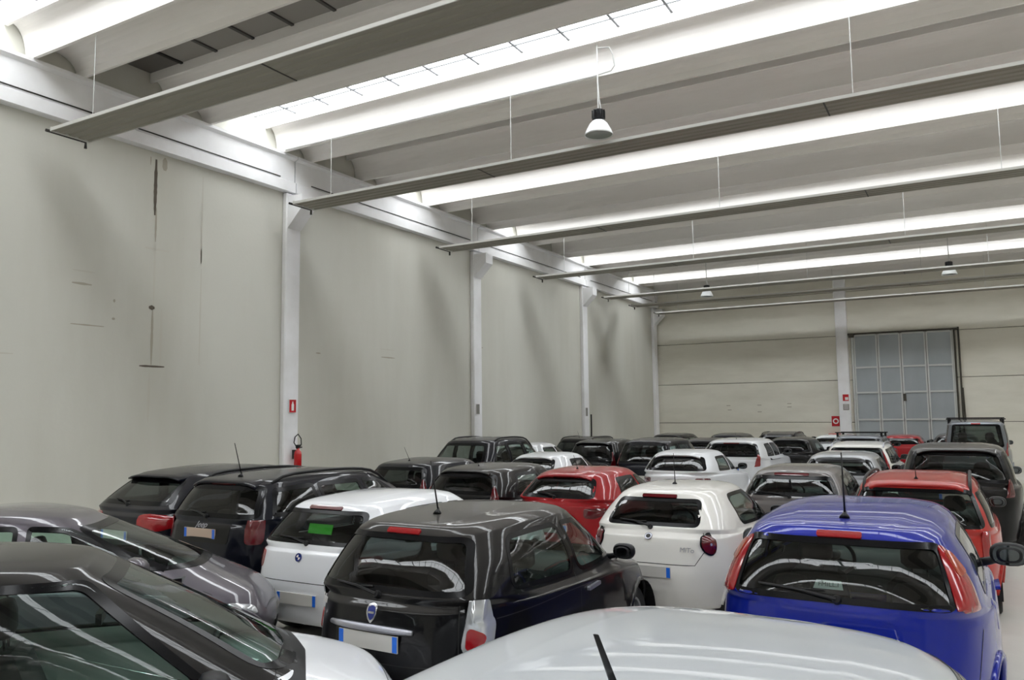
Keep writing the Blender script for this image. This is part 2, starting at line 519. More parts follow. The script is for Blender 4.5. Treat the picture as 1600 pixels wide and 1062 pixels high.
# ------------------------------------------------------------------ hanging radiant panels
RY = [7.22, 12.38, 17.78, 23.35, 29.05, 31.95, 35.05]
RNAME = ['grey radiant heating panel nearest the camera, widest of the hanging strips',
         'grey radiant heating panel hanging below the near lamp, second strip from the camera',
         'grey radiant heating panel, third hanging strip from the camera',
         'grey radiant heating panel, fourth hanging strip from the camera',
         'thin grey radiant heating panel hanging fifth from the camera',
         'thin grey radiant heating panel, second hanging strip from the back wall',
         'thin grey radiant heating panel hanging closest to the back wall']
pl = MB()
for i in range(4):      # ribbed underside: four shallow troughs
    a = -.31 + i * .155
    pl.prism([(a, 0), (a + .05, 0), (a + .07, .016), (a + .105, .016), (a + .125, 0), (a + .155, 0), (a + .155, .02), (a, .02)], -12.2, 12.0)
for i, y in enumerate(RY):
    r = empty('radiant_panel', (0, y, 6.78))
    tag(r, RNAME[i], 'heating panel', 'radiant heating panels')
    if i == 0:
        s1 = pl.out('plate', M['radiant'], r)
        s2 = MB().box(-12.2, 12, -.325, -.31, -.005, .045).out('side_flange', M['flange'], r)
        s3 = MB().box(-12.2, 12, .31, .325, -.005, .045).out('side_flange', M['flange'], r)
        s4 = MB().tube([(-12.32, -.34, .02), (-12.32, .31, .02), (-12.32, .31, -.09)], .025, 8).out('end_pipe', M['steel'], r)
        s5 = MB().box(-12.24, -12.2, -.32, .32, -.01, .06).out('end_cap', M['flange'], r)
        s6 = MB().box(-.012, .012, -.31, .31, -.006, .0).out('joint_cover', M['steel'], r, loc=(-7.6, 0, 0))
        s7 = MB().tube([(0, -.28, .03), (0, -.28, 1.3)], .007, 6).out('hanging_wire', M['wire'], r, loc=(-11.2, 0, 0))
    else:
        for s, nm in ((s1, 'plate'), (s2, 'side_flange'), (s3, 'side_flange'), (s4, 'end_pipe'), (s5, 'end_cap')):
            again(s, nm, r)
        again(s6, 'joint_cover', r, loc=(-7.6, 0, 0))
        again(s7, 'hanging_wire', r, loc=(-11.2, 0, 0))
    for x in (-1.6, 4.4):
        again(s6, 'joint_cover', r, loc=(x, 0, 0))
    for x in ((-6.9, -1.2, 4.5, 10) if i % 2 else (-4.6, .8, 6.5)):
        again(s7, 'hanging_wire', r, loc=(x, 0, 0))

# ------------------------------------------------------------------ high bay lamps
def bay_lamp(loc, top, label, first=None):
    t = empty('high_bay_lamp', loc)
    tag(t, label, 'lamp', 'high bay lamps')
    MB().lathe([(.06, .26), (.10, .25), (.15, .20), (.20, .11), (.235, .03), (.24, 0), (.236, 0), (.2, .1), (.14, .19), (.06, .24)], 32).out('reflector', M['lampwhite'], t, True)
    MB().lathe([(.0, .035), (.12, .03), (.228, .02)], 32).out('lamp_glass', M['lampin'], t, True)
    h = MB()
    h.lathe([(0, .27), (.075, .27), (.10, .29), (.105, .36), (.105, .42), (.09, .44), (0, .44)], 20)
    for k in range(10):
        a = 2 * math.pi * k / 10
        h.tube([(.105 * math.cos(a), .105 * math.sin(a), .29), (.105 * math.cos(a), .105 * math.sin(a), .43)], .012, 5)
    h.out('ballast_housing', M['black'], t)
    MB().tube([(0, 0, .44), (0, 0, .55), (0, .0, top)], .012, 6).out('hanging_rod', M['wire'], t)
    MB().tube([(.05, 0, .44), (.02, 0, .62), (-.005, .01, 1.0), (.01, 0, min(top, 1.3))], .010, 6).out('power_cable', M['wire'], t)
    return t
bay_lamp((-5.16, 12.05, 6.94), 1.62, 'white high bay lamp hanging nearest the camera in the middle of the hall')
bay_lamp((-8.5, 30.0, 6.66), 2.03, 'small far high bay lamp to the left of the white back wall column')
bay_lamp((-.31, 30.0, 6.72), 1.97, 'small far high bay lamp hanging above the grey sliding door side')
MB().tube([(XW + .3, 12.27, 8.10), (-5.3, 12.27, 8.10), (-4.98, 12.22, 8.10), (-4.90, 12.18, 8.16), (-4.90, 12.12, 8.32), (-4.95, 12.08, 8.45), (-5.14, 12.05, 8.47)], .014, 6).out('conduit_pipe', M['wire'], ceil)

# ------------------------------------------------------------------ signs and extinguisher
def sign(name, label, loc, w, h, m, axis, cat='sign'):
    """flat plate with a white rim; axis 'x' faces +X, 'y' faces -Y"""
    t = empty(name, loc, 0 if axis == 'y' else math.pi / 2)
    tag(t, label, cat)
    MB().box(-w / 2, w / 2, -.012, 0, -h / 2, h / 2).out('plate', M['signwhite'], t)
    MB().box(-w / 2 + .012, w / 2 - .012, -.0135, -.012, -h / 2 + .012, h / 2 - .012).out('panel', m, t)
    return t
t = sign('extinguisher_sign', 'red extinguisher sign on the nearest white column', (XW + .155, 12.73, 2.5), .22, .30, M['signred'], 'x')
g = MB()
g.lathe([(0, -.10), (.035, -.10), (.037, .03), (.02, .06), (.012, .10), (0, .10)], 12)
for i in range(len(g.v)):
    x, y, z = g.v[i]
    g.v[i] = (x, y * .02 - .0142, z)
g.out('pictogram', M['signwhite'], t)
t = sign('notice_plate', 'small grey notice on the second white column of the left wall', (XW + .155, 20.32, 2.42), .20, .32, M['signgrey'], 'x', 'notice')
t = sign('notice_plate', 'small grey notice on the third white column, above a black cable', (XW + .155, 28.2, 2.3), .20, .34, M['signgrey'], 'x', 'notice')
t = sign('extinguisher_sign', 'small red and white extinguisher sign high on the back wall column', (-4.53, YN - .225, 2.78), .26, .30, M['signred'], 'y')
MB().box(-.03, .10, -.0145, -.0135, -.10, .02).out('pictogram', M['signwhite'], t)
t = sign('notice_plate', 'grey printed notice below the red sign on the back wall column', (-4.53, YN - .225, 2.38), .26, .28, M['signgrey'], 'y', 'notice')
for k in range(4):
    MB().box(-.09, .09, -.0145, -.0135, .085 - k * .055, .105 - k * .055).out('text_line', M['signwhite'], t)
t = sign('hydrant_sign', 'red fire hose sign with white ring on the back wall left of the column', (-5.0, YN - .001, 1.78), .36, .46, M['signred'], 'y')
ring = MB()
n = 24
for k in range(n):
    a = 2 * math.pi * k / n
    ring.v += [(.12 * math.cos(a), -.0145, .12 * math.sin(a)), (.07 * math.cos(a), -.0145, .07 * math.sin(a))]
for k in range(n):
    j = (k + 1) % n
    ring.f.append((2 * k, 2 * j, 2 * j + 1, 2 * k + 1))
ring.out('pictogram', M['signwhite'], t)
hb = empty('hose_cabinet', (-5.0, YN - .12, 0.75))
tag(hb, 'dark red fire hose cabinet below the red hose sign on the back wall', 'cabinet')
bevel(MB().box(-.3, .3, -.1, .11, -.2, .5).out('cabinet_box', M['extred'], hb), .015)
MB().box(-.22, .22, -.105, -.1, -.1, .4).out('cabinet_window', M['trim'], hb)

ex = empty('fire_extinguisher', (XW + .29, 12.78, 1.05))
tag(ex, 'red fire extinguisher with black hose loop hanging on the nearest white column', 'extinguisher')
MB().lathe([(0, 0), (.075, 0), (.082, .02), (.082, .40), (.07, .46), (.035, .50), (.03, .54), (0, .54)], 20).out('cylinder', M['extred'], ex, True)
MB().box(-.02, .02, -.05, .11, .54, .565).box(-.02, .02, -.05, .09, .59, .61).box(-.025, .025, -.03, .03, .52, .6).out('valve_handle', M['black'], ex)
MB().tube([(0, -.04, .56), (0, -.12, .66), (0, -.09, .78), (0, 0, .84), (0, .09, .74), (0, .10, .62), (0, .05, .56)], .012, 6).out('hose', M['black'], ex)
MB().box(-.145, -.07, -.03, .03, .3, .5).out('wall_bracket', M['steel'], ex)
o = MB().tube([(XW + .16, 28.62, 2.2), (XW + .17, 28.60, 1.6), (XW + .2, 28.5, 1.1), (XW + .2, 28.4, .6), (XW + .2, 28.3, .01)], .03, 8).out('power_cable', M['black'])
tag(o, 'thick black cable hanging beside the third white column of the left wall', 'cable')
for x, z in ((-9.6, 2.5), (-9.55, 2.3), (-8.2, 2.5), (-8.2, 2.2), (-6.9, 2.55), (-6.9, 2.4)):
    MB().box(x - .09, x + .09, YN - .004, YN, z, z + .03).out('wall_mark', M['stain'], wb)
# ------------------------------------------------------------------ cars: one lofted shell, windows cut out, fittings laid on its surface
def super_t(N, n, a=2.1, b=.85):
    """angles that space columns evenly along a reference superellipse; column 0 is the rear centre"""
    t = np.linspace(0, 2 * np.pi, 6001)
    x = -a * np.sign(np.cos(t)) * np.abs(np.cos(t)) ** (2 / n)
    y = -b * np.sign(np.sin(t)) * np.abs(np.sin(t)) ** (2 / n)
    s = np.concatenate([[0], np.cumsum(np.hypot(np.diff(x), np.diff(y)))])
    return np.interp(np.linspace(0, s[-1], N + 1)[:-1], s, t)

class Body:
    def __init__(s, p, N, dens):
        s.p = p
        L, W, H = p['L'], p['W'], p['H']
        s.L = L
        n = p['n']
        t = super_t(N, n)
        ct, st = np.cos(t), np.sin(t)
        ng = p.get('ng', n + 1.5)
        ux = -np.sign(ct) * np.abs(ct) ** (2 / n)
        uy = -np.sign(st) * np.abs(st) ** (2 / n)
        ux0, uy0 = ux, uy
        gux = np.where(ct > 0, -np.abs(ct) ** (2 / ng), ux)
        guy = np.where(ct > 0, -np.sign(st) * np.abs(st) ** (2 / ng), uy)
        def ring(xr, xf, w, zr, zm, zf, wf=1.0, g=False):
            ux, uy = (gux, guy) if g else (ux0, uy0)
            u = (ux + 1) / 2
            x = xr + (xf - xr) * u
            z = zr * (1 - u) * (1 - 2 * u) + zm * 4 * u * (1 - u) + zf * u * (2 * u - 1)
            ww = w * (1 + (wf - 1) * np.clip((u - .55) / .45, 0, 1) ** 1.5)
            return np.stack([x, uy * ww, z], 1)
        hw = W / 2
        br, bm, bf = p['belt']
        sr, sm, sf = p['shoulder']
        wb, wr = p['wbelt'], p['wroof']
        xbr, xbf, xrr, xrf = p['xbr'], p['xbf'], p['xrr'], p['xrf']
        zr_, zm_, zf_ = p['cant']
        cant = ring(xrr, xrf, wr, zr_, zm_, zf_, p.get('roofwf', .94), True)
        belt = ring(xbr, xbf, wb, br, bm, bf, .95, True)
        mid = (belt + cant) / 2
        c = np.array([(xbr + xbf) / 2, 0, 0])
        d = mid - c
        mid = mid + np.stack([np.sign(d[:, 0]) * p.get('gx', .025) * np.abs(ux) ** 4, np.sign(d[:, 1]) * p.get('gy', .028) * np.abs(uy) ** 4, 0 * ux], 1)
        rings = [ring(.25, L - .3, hw * .75, .24, .22, .24), ring(.09, L - .12, hw - .06, .24, .2, .22), ring(.015, L - .03, hw - .015, .42, .42, .40, .95),
                 ring(0, L, hw, p['zmid'][0], p['zmid'][1], p['zmid'][2], .95),
                 ring(p.get('xsr', .06), L - p.get('nose', .14), hw - .012, sr, sm, sf, .93),
                 ring(xbr - .02, xbf + p.get('cowl', .05), wb + .028, br - .045, bm - .04, bf - .03, .95),
                 belt, mid, cant,
                 ring(xrr + .05, xrf - .07, wr - .085, zr_ + p.get('c1', .045), zm_ + .05, zf_ + .045, .95, True),
                 ring(xrr + .10, xrf - .14, wr * .55, zr_ + p.get('c1', .045) + .018, zm_ + .083, zf_ + .07, .95, True)]
        tens = [1, .6, .6, .8, p.get('tsh', .7), .45, .25, .9, .35, .8, .8]
        seg = [max(1, int(round(k * dens))) for k in (2, 3, 3, 5, 7, 2, 7, 7, 3, 4)]
        s.seg = seg
        R = np.stack(rings)                      # rings x N x 3
        K = len(rings)
        P = [R[0]]
        for k in range(K - 1):
            a, b = R[k], R[k + 1]
            ln = np.linalg.norm(b - a, axis=1, keepdims=True)
            def tang(i):
                lo, hi = R[max(i - 1, 0)], R[min(i + 1, K - 1)]
                v = hi - lo
                return v / (np.linalg.norm(v, axis=1, keepdims=True) + 1e-9)
            Ta, Tb = tang(k) * ln * tens[k], tang(k + 1) * ln * tens[k + 1]
            for j in range(1, seg[k] + 1):
                u = j / seg[k]
                if tens[k] < .5 and tens[k + 1] < .5:
                    q = a + (b - a) * u
                else:
                    q = (2 * u ** 3 - 3 * u * u + 1) * a + (u ** 3 - 2 * u * u + u) * Ta + (-2 * u ** 3 + 3 * u * u) * b + (u ** 3 - u * u) * Tb
                P.append(q)
        P = np.stack(P)
        P[:, :, 0] -= L / 2
        s.N, s.V = N, len(P)
        s.v = P.reshape(-1, 3)
        i = np.arange(s.V - 1)[:, None] * N
        j = np.arange(N)[None, :]
        j2 = (j + 1) % N
        f = np.stack([(i + j), (i + N + j), (i + N + j2), (i + j2)], -1).reshape(-1, 4)
        s.row = np.repeat(np.arange(s.V - 1), N)
        top = (s.V - 1) * N
        jj = np.arange(N // 2)
        strip = np.stack([top + jj, top + (N - jj) % N, top + (N - jj - 1) % N, top + jj + 1], -1)
        s.f = np.concatenate([f, strip])
        s.row = np.concatenate([s.row, np.full(len(strip), 999)])
        s.cen = s.v[s.f].mean(1)
        q = s.v[s.f]
        nn = np.cross(q[:, 2] - q[:, 0], q[:, 3] - q[:, 1])
        nn /= np.linalg.norm(nn, axis=1, keepdims=True) + 1e-12
        s.nrm = nn
        if (nn[s.row == 999][:, 2]).mean() < 0:
            s.f[s.row == 999] = s.f[s.row == 999][:, ::-1]
            s.nrm[s.row == 999] *= -1
        side = np.abs(s.cen[:, 1]) > .5
        if ((s.nrm[:, 1] * s.cen[:, 1])[side & (s.row < 900)]).mean() < 0:
            low = s.row < 900
            s.f[low] = s.f[low][:, ::-1]
            s.nrm[low] *= -1
        s.keep = np.ones(len(s.f), bool)
        s.bvh = BVHTree.FromPolygons([Vector(v) for v in s.v], [tuple(int(a) for a in q) for q in s.f])
        s.beltrow = sum(seg[:6])
        s.cantrow = sum(seg[:8])
    # view frames: 'rear' (y,z), 'front' (y,z), 'right' (x,z), 'left' (x,z), 'top' (x,y); x counted from the rear bumper
    def cast(s, view, u, w):
        h = s.L / 2
        if view == 'rear':
            o, d = Vector((-9, u, w)), Vector((1, 0, 0))
        elif view == 'front':
            o, d = Vector((9, u, w)), Vector((-1, 0, 0))
        elif view == 'right':
            o, d = Vector((u - h, -9, w)), Vector((0, 1, 0))
        elif view == 'left':
            o, d = Vector((u - h, 9, w)), Vector((0, -1, 0))
        else:
            o, d = Vector((u - h, w, 9)), Vector((0, 0, -1))
        loc, nrm, i, _ = s.bvh.ray_cast(o, d)
        if loc is None:
            loc, nrm, i, _ = s.bvh.find_nearest(o + d * 8.2)
        return loc, nrm
    def near(s, p):
        loc, nrm, i, _ = s.bvh.find_nearest(Vector((p[0] - s.L / 2, p[1], p[2])))
        return loc, nrm
    def uv(s, view):
        h = s.L / 2
        c, n = s.cen, s.nrm
        if view == 'rear':
            return c[:, 1], c[:, 2], (n[:, 0] < -.12) & (c[:, 0] < 0)
        if view == 'front':
            return c[:, 1], c[:, 2], (n[:, 0] > .12) & (c[:, 0] > -.3)
        if view == 'right':
            return c[:, 0] + h, c[:, 2], (n[:, 1] < -.12) & (c[:, 1] < -.25)
        return c[:, 0] + h, c[:, 2], (n[:, 1] > .12) & (c[:, 1] > .25)
    def cut(s, view, poly):
        u, w, ok = s.uv(view)
        s.keep &= ~(inside(u, w, poly) & ok)

def inside(u, w, poly):
    r = np.zeros(len(u), bool)
    n = len(poly)
    for i in range(n):
        (x0, y0), (x1, y1) = poly[i], poly[(i + 1) % n]
        c = ((y0 > w) != (y1 > w))
        if y0 != y1:
            r ^= c & (u < (x1 - x0) * (w - y0) / (y1 - y0) + x0)
    return r

def rounded(pts, r=.06, seg=5):
    """corner-rounded, densified closed outline; a point may carry its own radius"""
    out = []
    n = len(pts)
    P = [Vector((p[0], p[1])) for p in pts]
    for i in range(n):
        a, b, c = P[i - 1], P[i], P[(i + 1) % n]
        rr = pts[i][2] if len(pts[i]) > 2 else r
        d1, d2 = (a - b), (c - b)
        k = min(rr, d1.length * .48, d2.length * .48)
        s0, s1 = b + d1.normalized() * k, b + d2.normalized() * k
        for j in range(seg + 1):
            t = j / seg
            out.append(s0 * (1 - t) ** 2 + b * 2 * t * (1 - t) + s1 * t * t)
    # densify
    res = []
    m = len(out)
    for i in range(m):
        a, b = out[i], out[(i + 1) % m]
        k = max(1, int((b - a).length / .07))
        for j in range(k):
            res.append(a.lerp(b, j / k))
    return [(p.x, p.y) for p in res]

def inset(poly, d):
    n = len(poly)
    A = sum(poly[i][0] * poly[(i + 1) % n][1] - poly[(i + 1) % n][0] * poly[i][1] for i in range(n))
    sg = 1 if A > 0 else -1
    out = []
    for i in range(n):
        a, b, c = Vector(poly[i - 1]), Vector(poly[i]), Vector(poly[(i + 1) % n])
        t = (c - a)
        if t.length < 1e-9:
            out.append(poly[i]); continue
        t.normalize()
        nn = Vector((-t.y, t.x)) * sg
        q = b + nn * d
        out.append((q.x, q.y))
    return out

def lay(bd, view, poly, off):
    res = []
    for p in poly:
        l, n = bd.near(p) if view == '3d' else bd.cast(view, p[0], p[1])
        res.append(l + n * off)
    return res

def patch(bd, view, poly, off, m, name, parent, skirt=True, rings=(.82, .6, .38, .16), dome=0.0):
    """solid-edged piece lying on the body"""
    n = len(poly)
    k = len(poly[0])
    c = [sum(p[i] for p in poly) / n for i in range(k)]
    v, f = [], []
    top = lay(bd, view, poly, off)
    v += top
    for r in rings:
        v += lay(bd, view, [tuple(c[i] + (p[i] - c[i]) * r for i in range(k)) for p in poly], off + dome * (1 - r * r))
    v += lay(bd, view, [tuple(c)], off + dome)
    R = len(v) // n
    for i in range(R - 1):
        for j in range(n):
            j2 = (j + 1) % n
            f.append((i * n + j, i * n + j2, (i + 1) * n + j2, (i + 1) * n + j))
    for j in range(n):
        f.append(((R - 1) * n + j, (R - 1) * n + (j + 1) % n, R * n))
    nsk = len(f)
    if skirt:
        o_ = len(v)
        v += top + lay(bd, view, poly, -.004)
        for j in range(n):
            f.append((o_ + n + j, o_ + n + (j + 1) % n, o_ + (j + 1) % n, o_ + j))
    ctr = sum((Vector(q) for q in v), Vector()) / len(v)
    a, b, cc = (Vector(v[i]) for i in f[nsk - 1])
    # outward facing
    l, nr = bd.near((ctr.x + bd.L / 2, ctr.y, ctr.z))
    if (b - a).cross(cc - a).dot(nr) < 0:
        f = [q[::-1] for q in f]
    return link(name, v, f, m, parent, True)

def band(bd, view, poly_out, poly_in, off, m, name, parent):
    L = [lay(bd, view, poly_out, -.003), lay(bd, view, poly_out, off), lay(bd, view, poly_in, off), lay(bd, view, poly_in, -.008)]
    n = len(poly_out)
    v, f = [], []
    for i in range(3):                      # outer edge, face, inner edge: own vertices, so the edges stay crisp
        o = len(v)
        v += L[i] + L[i + 1]
        for j in range(n):
            j2 = (j + 1) % n
            f.append((o + j, o + j2, o + n + j2, o + n + j))
    return link(name, v, f, m, parent, True)

def seam(bd, view, pts, m, name, parent, w=.007, off=.0015):
    P = []
    for a, b in zip(pts[:-1], pts[1:]):
        k = max(1, int(math.dist(a, b) / .06))
        P += [tuple(a[i] + (b[i] - a[i]) * j / k for i in range(len(a))) for j in range(k)]
    P.append(pts[-1])
    L = [bd.near(p) if view == '3d' else bd.cast(view, *p) for p in P]
    v, f = [], []
    for i, (l, n) in enumerate(L):
        t = L[min(i + 1, len(L) - 1)][0] - L[max(i - 1, 0)][0]
        s = t.cross(n)
        s = s.normalized() * w / 2 if s.length > 1e-9 else Vector((0, 0, w / 2))
        v += [l + n * off - s, l + n * off + s]
        if i:
            f.append((2 * i - 2, 2 * i - 1, 2 * i + 1, 2 * i))
    return link(name, v, f, m, parent)

def sstep(t):
    return t * t * (3 - 2 * t)

# shared meshes: wheels, seats, mirrors, antennas
SH = {}
def shared(key, build):
    if key not in SH:
        o = build()
        SH[key] = o.data
        bpy.data.objects.remove(o)
    return SH[key]

def put(name, me, parent, loc=(0, 0, 0), rot=(0, 0, 0), scale=(1, 1, 1), m=None):
    o = bpy.data.objects.new(name, me)
    COL.objects.link(o)
    o.parent = parent
    o.location, o.rotation_euler, o.scale = loc, rot, scale
    if m:
        o.material_slots[0].link = 'OBJECT'
        o.material_slots[0].material = m
    return o

def b_tyre():
    return MB().lathe([(.19, -.085), (.28, -.10), (.305, -.085), (.312, -.04), (.312, .04), (.305, .085), (.28, .10), (.19, .085)], 28, 'y').out('tyre', M['rubber'], None, True)
def b_rim():
    b = MB().lathe([(.0, -.075), (.05, -.08), (.055, -.06), (.05, -.04), (.17, -.03), (.185, -.085), (.205, -.088), (.2, .08)], 28, 'y')
    for k in range(5):
        a = 2 * math.pi * k / 5
        ca, sa = math.cos(a), math.sin(a)
        v = []
        for (r, h, y) in ((.04, .035, -.08), (.185, .022, -.07)):
            for sgn in (-1, 1):
                for yy in (y, y + .03):
                    x, z = r, sgn * h
                    v.append((x * ca - z * sa, yy, x * sa + z * ca))
        b.add(v, [(0, 2, 6, 4), (1, 5, 7, 3), (0, 4, 5, 1), (2, 3, 7, 6)])
    return b.out('rim', M['alloy'], None)
def b_seat():
    b = MB()
    b.box(-.24, .27, -.25, .25, .24, .42)
    v = []
    for (x, z, w, t) in ((-.20, .36, .25, .10), (-.26, .60, .25, .09), (-.34, .84, .22, .07), (-.36, .90, .16, .05)):
        v += [(x - t, -w, z), (x + t, -w * .92, z + .02), (x + t, w * .92, z + .02), (x - t, w, z)]
    f = [(0, 1, 2, 3)[::-1]] + [(i * 4 + k, i * 4 + (k + 1) % 4, i * 4 + 4 + (k + 1) % 4, i * 4 + 4 + k) for i in range(3) for k in range(4)] + [(12, 13, 14, 15)]
    b.add(v, f)
    o = b.out('seat', M['seat'], None, False)
    return o
def b_head():
    b = MB()
    v = []
    for (z, w, t, x) in ((.0, .09, .035, .0), (.03, .125, .05, 0), (.12, .125, .055, .0), (.17, .10, .045, 0), (.185, .06, .03, 0)):
        for k in range(12):
            a = 2 * math.pi * k / 12
            v.append((x + t * math.copysign(abs(math.cos(a)) ** .6, math.cos(a)), w * math.copysign(abs(math.sin(a)) ** .6, math.sin(a)), z))
    f = [(i * 12 + k, i * 12 + (k + 1) % 12, (i + 1) * 12 + (k + 1) % 12, (i + 1) * 12 + k) for i in range(4) for k in range(12)] + [tuple(range(48, 60)), tuple(range(12))[::-1]]
    b.add(v, f)
    b.tube([(0, -.05, -.1), (0, -.05, .02)], .008, 5).tube([(0, .05, -.1), (0, .05, .02)], .008, 5)
    return b.out('headrest', M['seat'], None, True)
def b_bench():
    b = MB().box(-.25, .28, -.6, .6, .26, .44)
    b.add([(-.22, -.6, .36), (-.40, -.56, .86), (-.40, .56, .86), (-.22, .6, .36), (-.34, -.6, .36), (-.50, -.56, .86), (-.50, .56, .86), (-.34, .6, .36)],
          [(0, 1, 2, 3), (7, 6, 5, 4), (1, 5, 6, 2), (0, 4, 5, 1), (3, 2, 6, 7)])
    return b.out('rear_bench', M['seat'], None)
def b_mirror():
    """door mirror for the right side, base at the origin, housing outwards along -y"""
    v, f = [], []
    prof = [(-.02, .5), (.0, .9), (.03, 1.0), (.07, .92), (.10, .7), (.118, .35), (.122, .05)]
    n = 20
    for (x, r) in prof:
        for k in range(n):
            a = 2 * math.pi * k / n
            v.append((x, -.145 + r * .105 * math.copysign(abs(math.cos(a)) ** .75, math.cos(a)), .065 + r * .072 * math.copysign(abs(math.sin(a)) ** .8, math.sin(a))))
    for i in range(len(prof) - 1):
        for k in range(n):
            f.append((i * n + k, i * n + (k + 1) % n, (i + 1) * n + (k + 1) % n, (i + 1) * n + k))
    f.append(tuple(range((len(prof) - 1) * n, len(prof) * n)))
    b = MB().add(v, f)
    b.tube([(.03, .03, .0), (.035, -.05, .02), (.035, -.08, .03)], [.028, .024, .022], 8)
    return b.out('door_mirror', M['black'], None, True)
def b_mglass():
    n = 20
    v = [(-.012, -.145 + .088 * math.copysign(abs(math.cos(2 * math.pi * k / n)) ** .75, math.cos(2 * math.pi * k / n)), .065 + .058 * math.copysign(abs(math.sin(2 * math.pi * k / n)) ** .8, math.sin(2 * math.pi * k / n))) for k in range(n)]
    return MB().add(v, [tuple(range(n))]).out('mirror_glass', M['mirrorglass'], None)
def b_ant():
    b = MB().lathe([(.0, -.004), (.034, -.004), (.03, .012), (.014, .03), (.008, .05), (0, .05)], 10)
    b.tube([(0, 0, .03), (-.22, 0, .36)], [.007, .004], 6)
    return b.out('antenna', M['black'], None, True)
def b_fin():
    b = MB().add([(-.07, -.02, 0), (-.07, .02, 0), (.08, -.015, 0), (.08, .015, 0), (-.06, 0, .06), (-.03, 0, .06)],
                 [(0, 4, 1), (0, 2, 5, 4), (1, 4, 5, 3), (2, 3, 5)])
    return b.out('antenna', M['black'], None)
def b_wheel():
    n = 32
    b = MB()
    b.tube([(0, .17 * math.cos(2 * math.pi * k / n), .17 * math.sin(2 * math.pi * k / n)) for k in range(n + 1)], .017, 8, False)
    for a in (-.3, math.pi + .3, math.pi * 1.5):
        b.tube([(-.015, 0, 0), (0, .17 * math.cos(a), .17 * math.sin(a))], .015, 6)
    b.lathe([(0, -.0), (.06, 0), (.065, .03), (0, .05)], 14)
    return b.out('steering_wheel', M['black'], None, True)

BASE = dict(L=4.0, W=1.70, H=1.47, n=4.2, belt=(1.0, .94, .97), shoulder=(.90, .86, .74), zmid=(.62, .60, .56), wbelt=.775, wroof=.585,
            xbr=.12, xrr=.36, xrf=2.35, xbf=3.05, cant=None, wheels=(.72, 3.22), pil_c=(.62, .78), bpil=(1.62,), apil=.17,
            rw=(.50, .64, None, None), drop=.10)

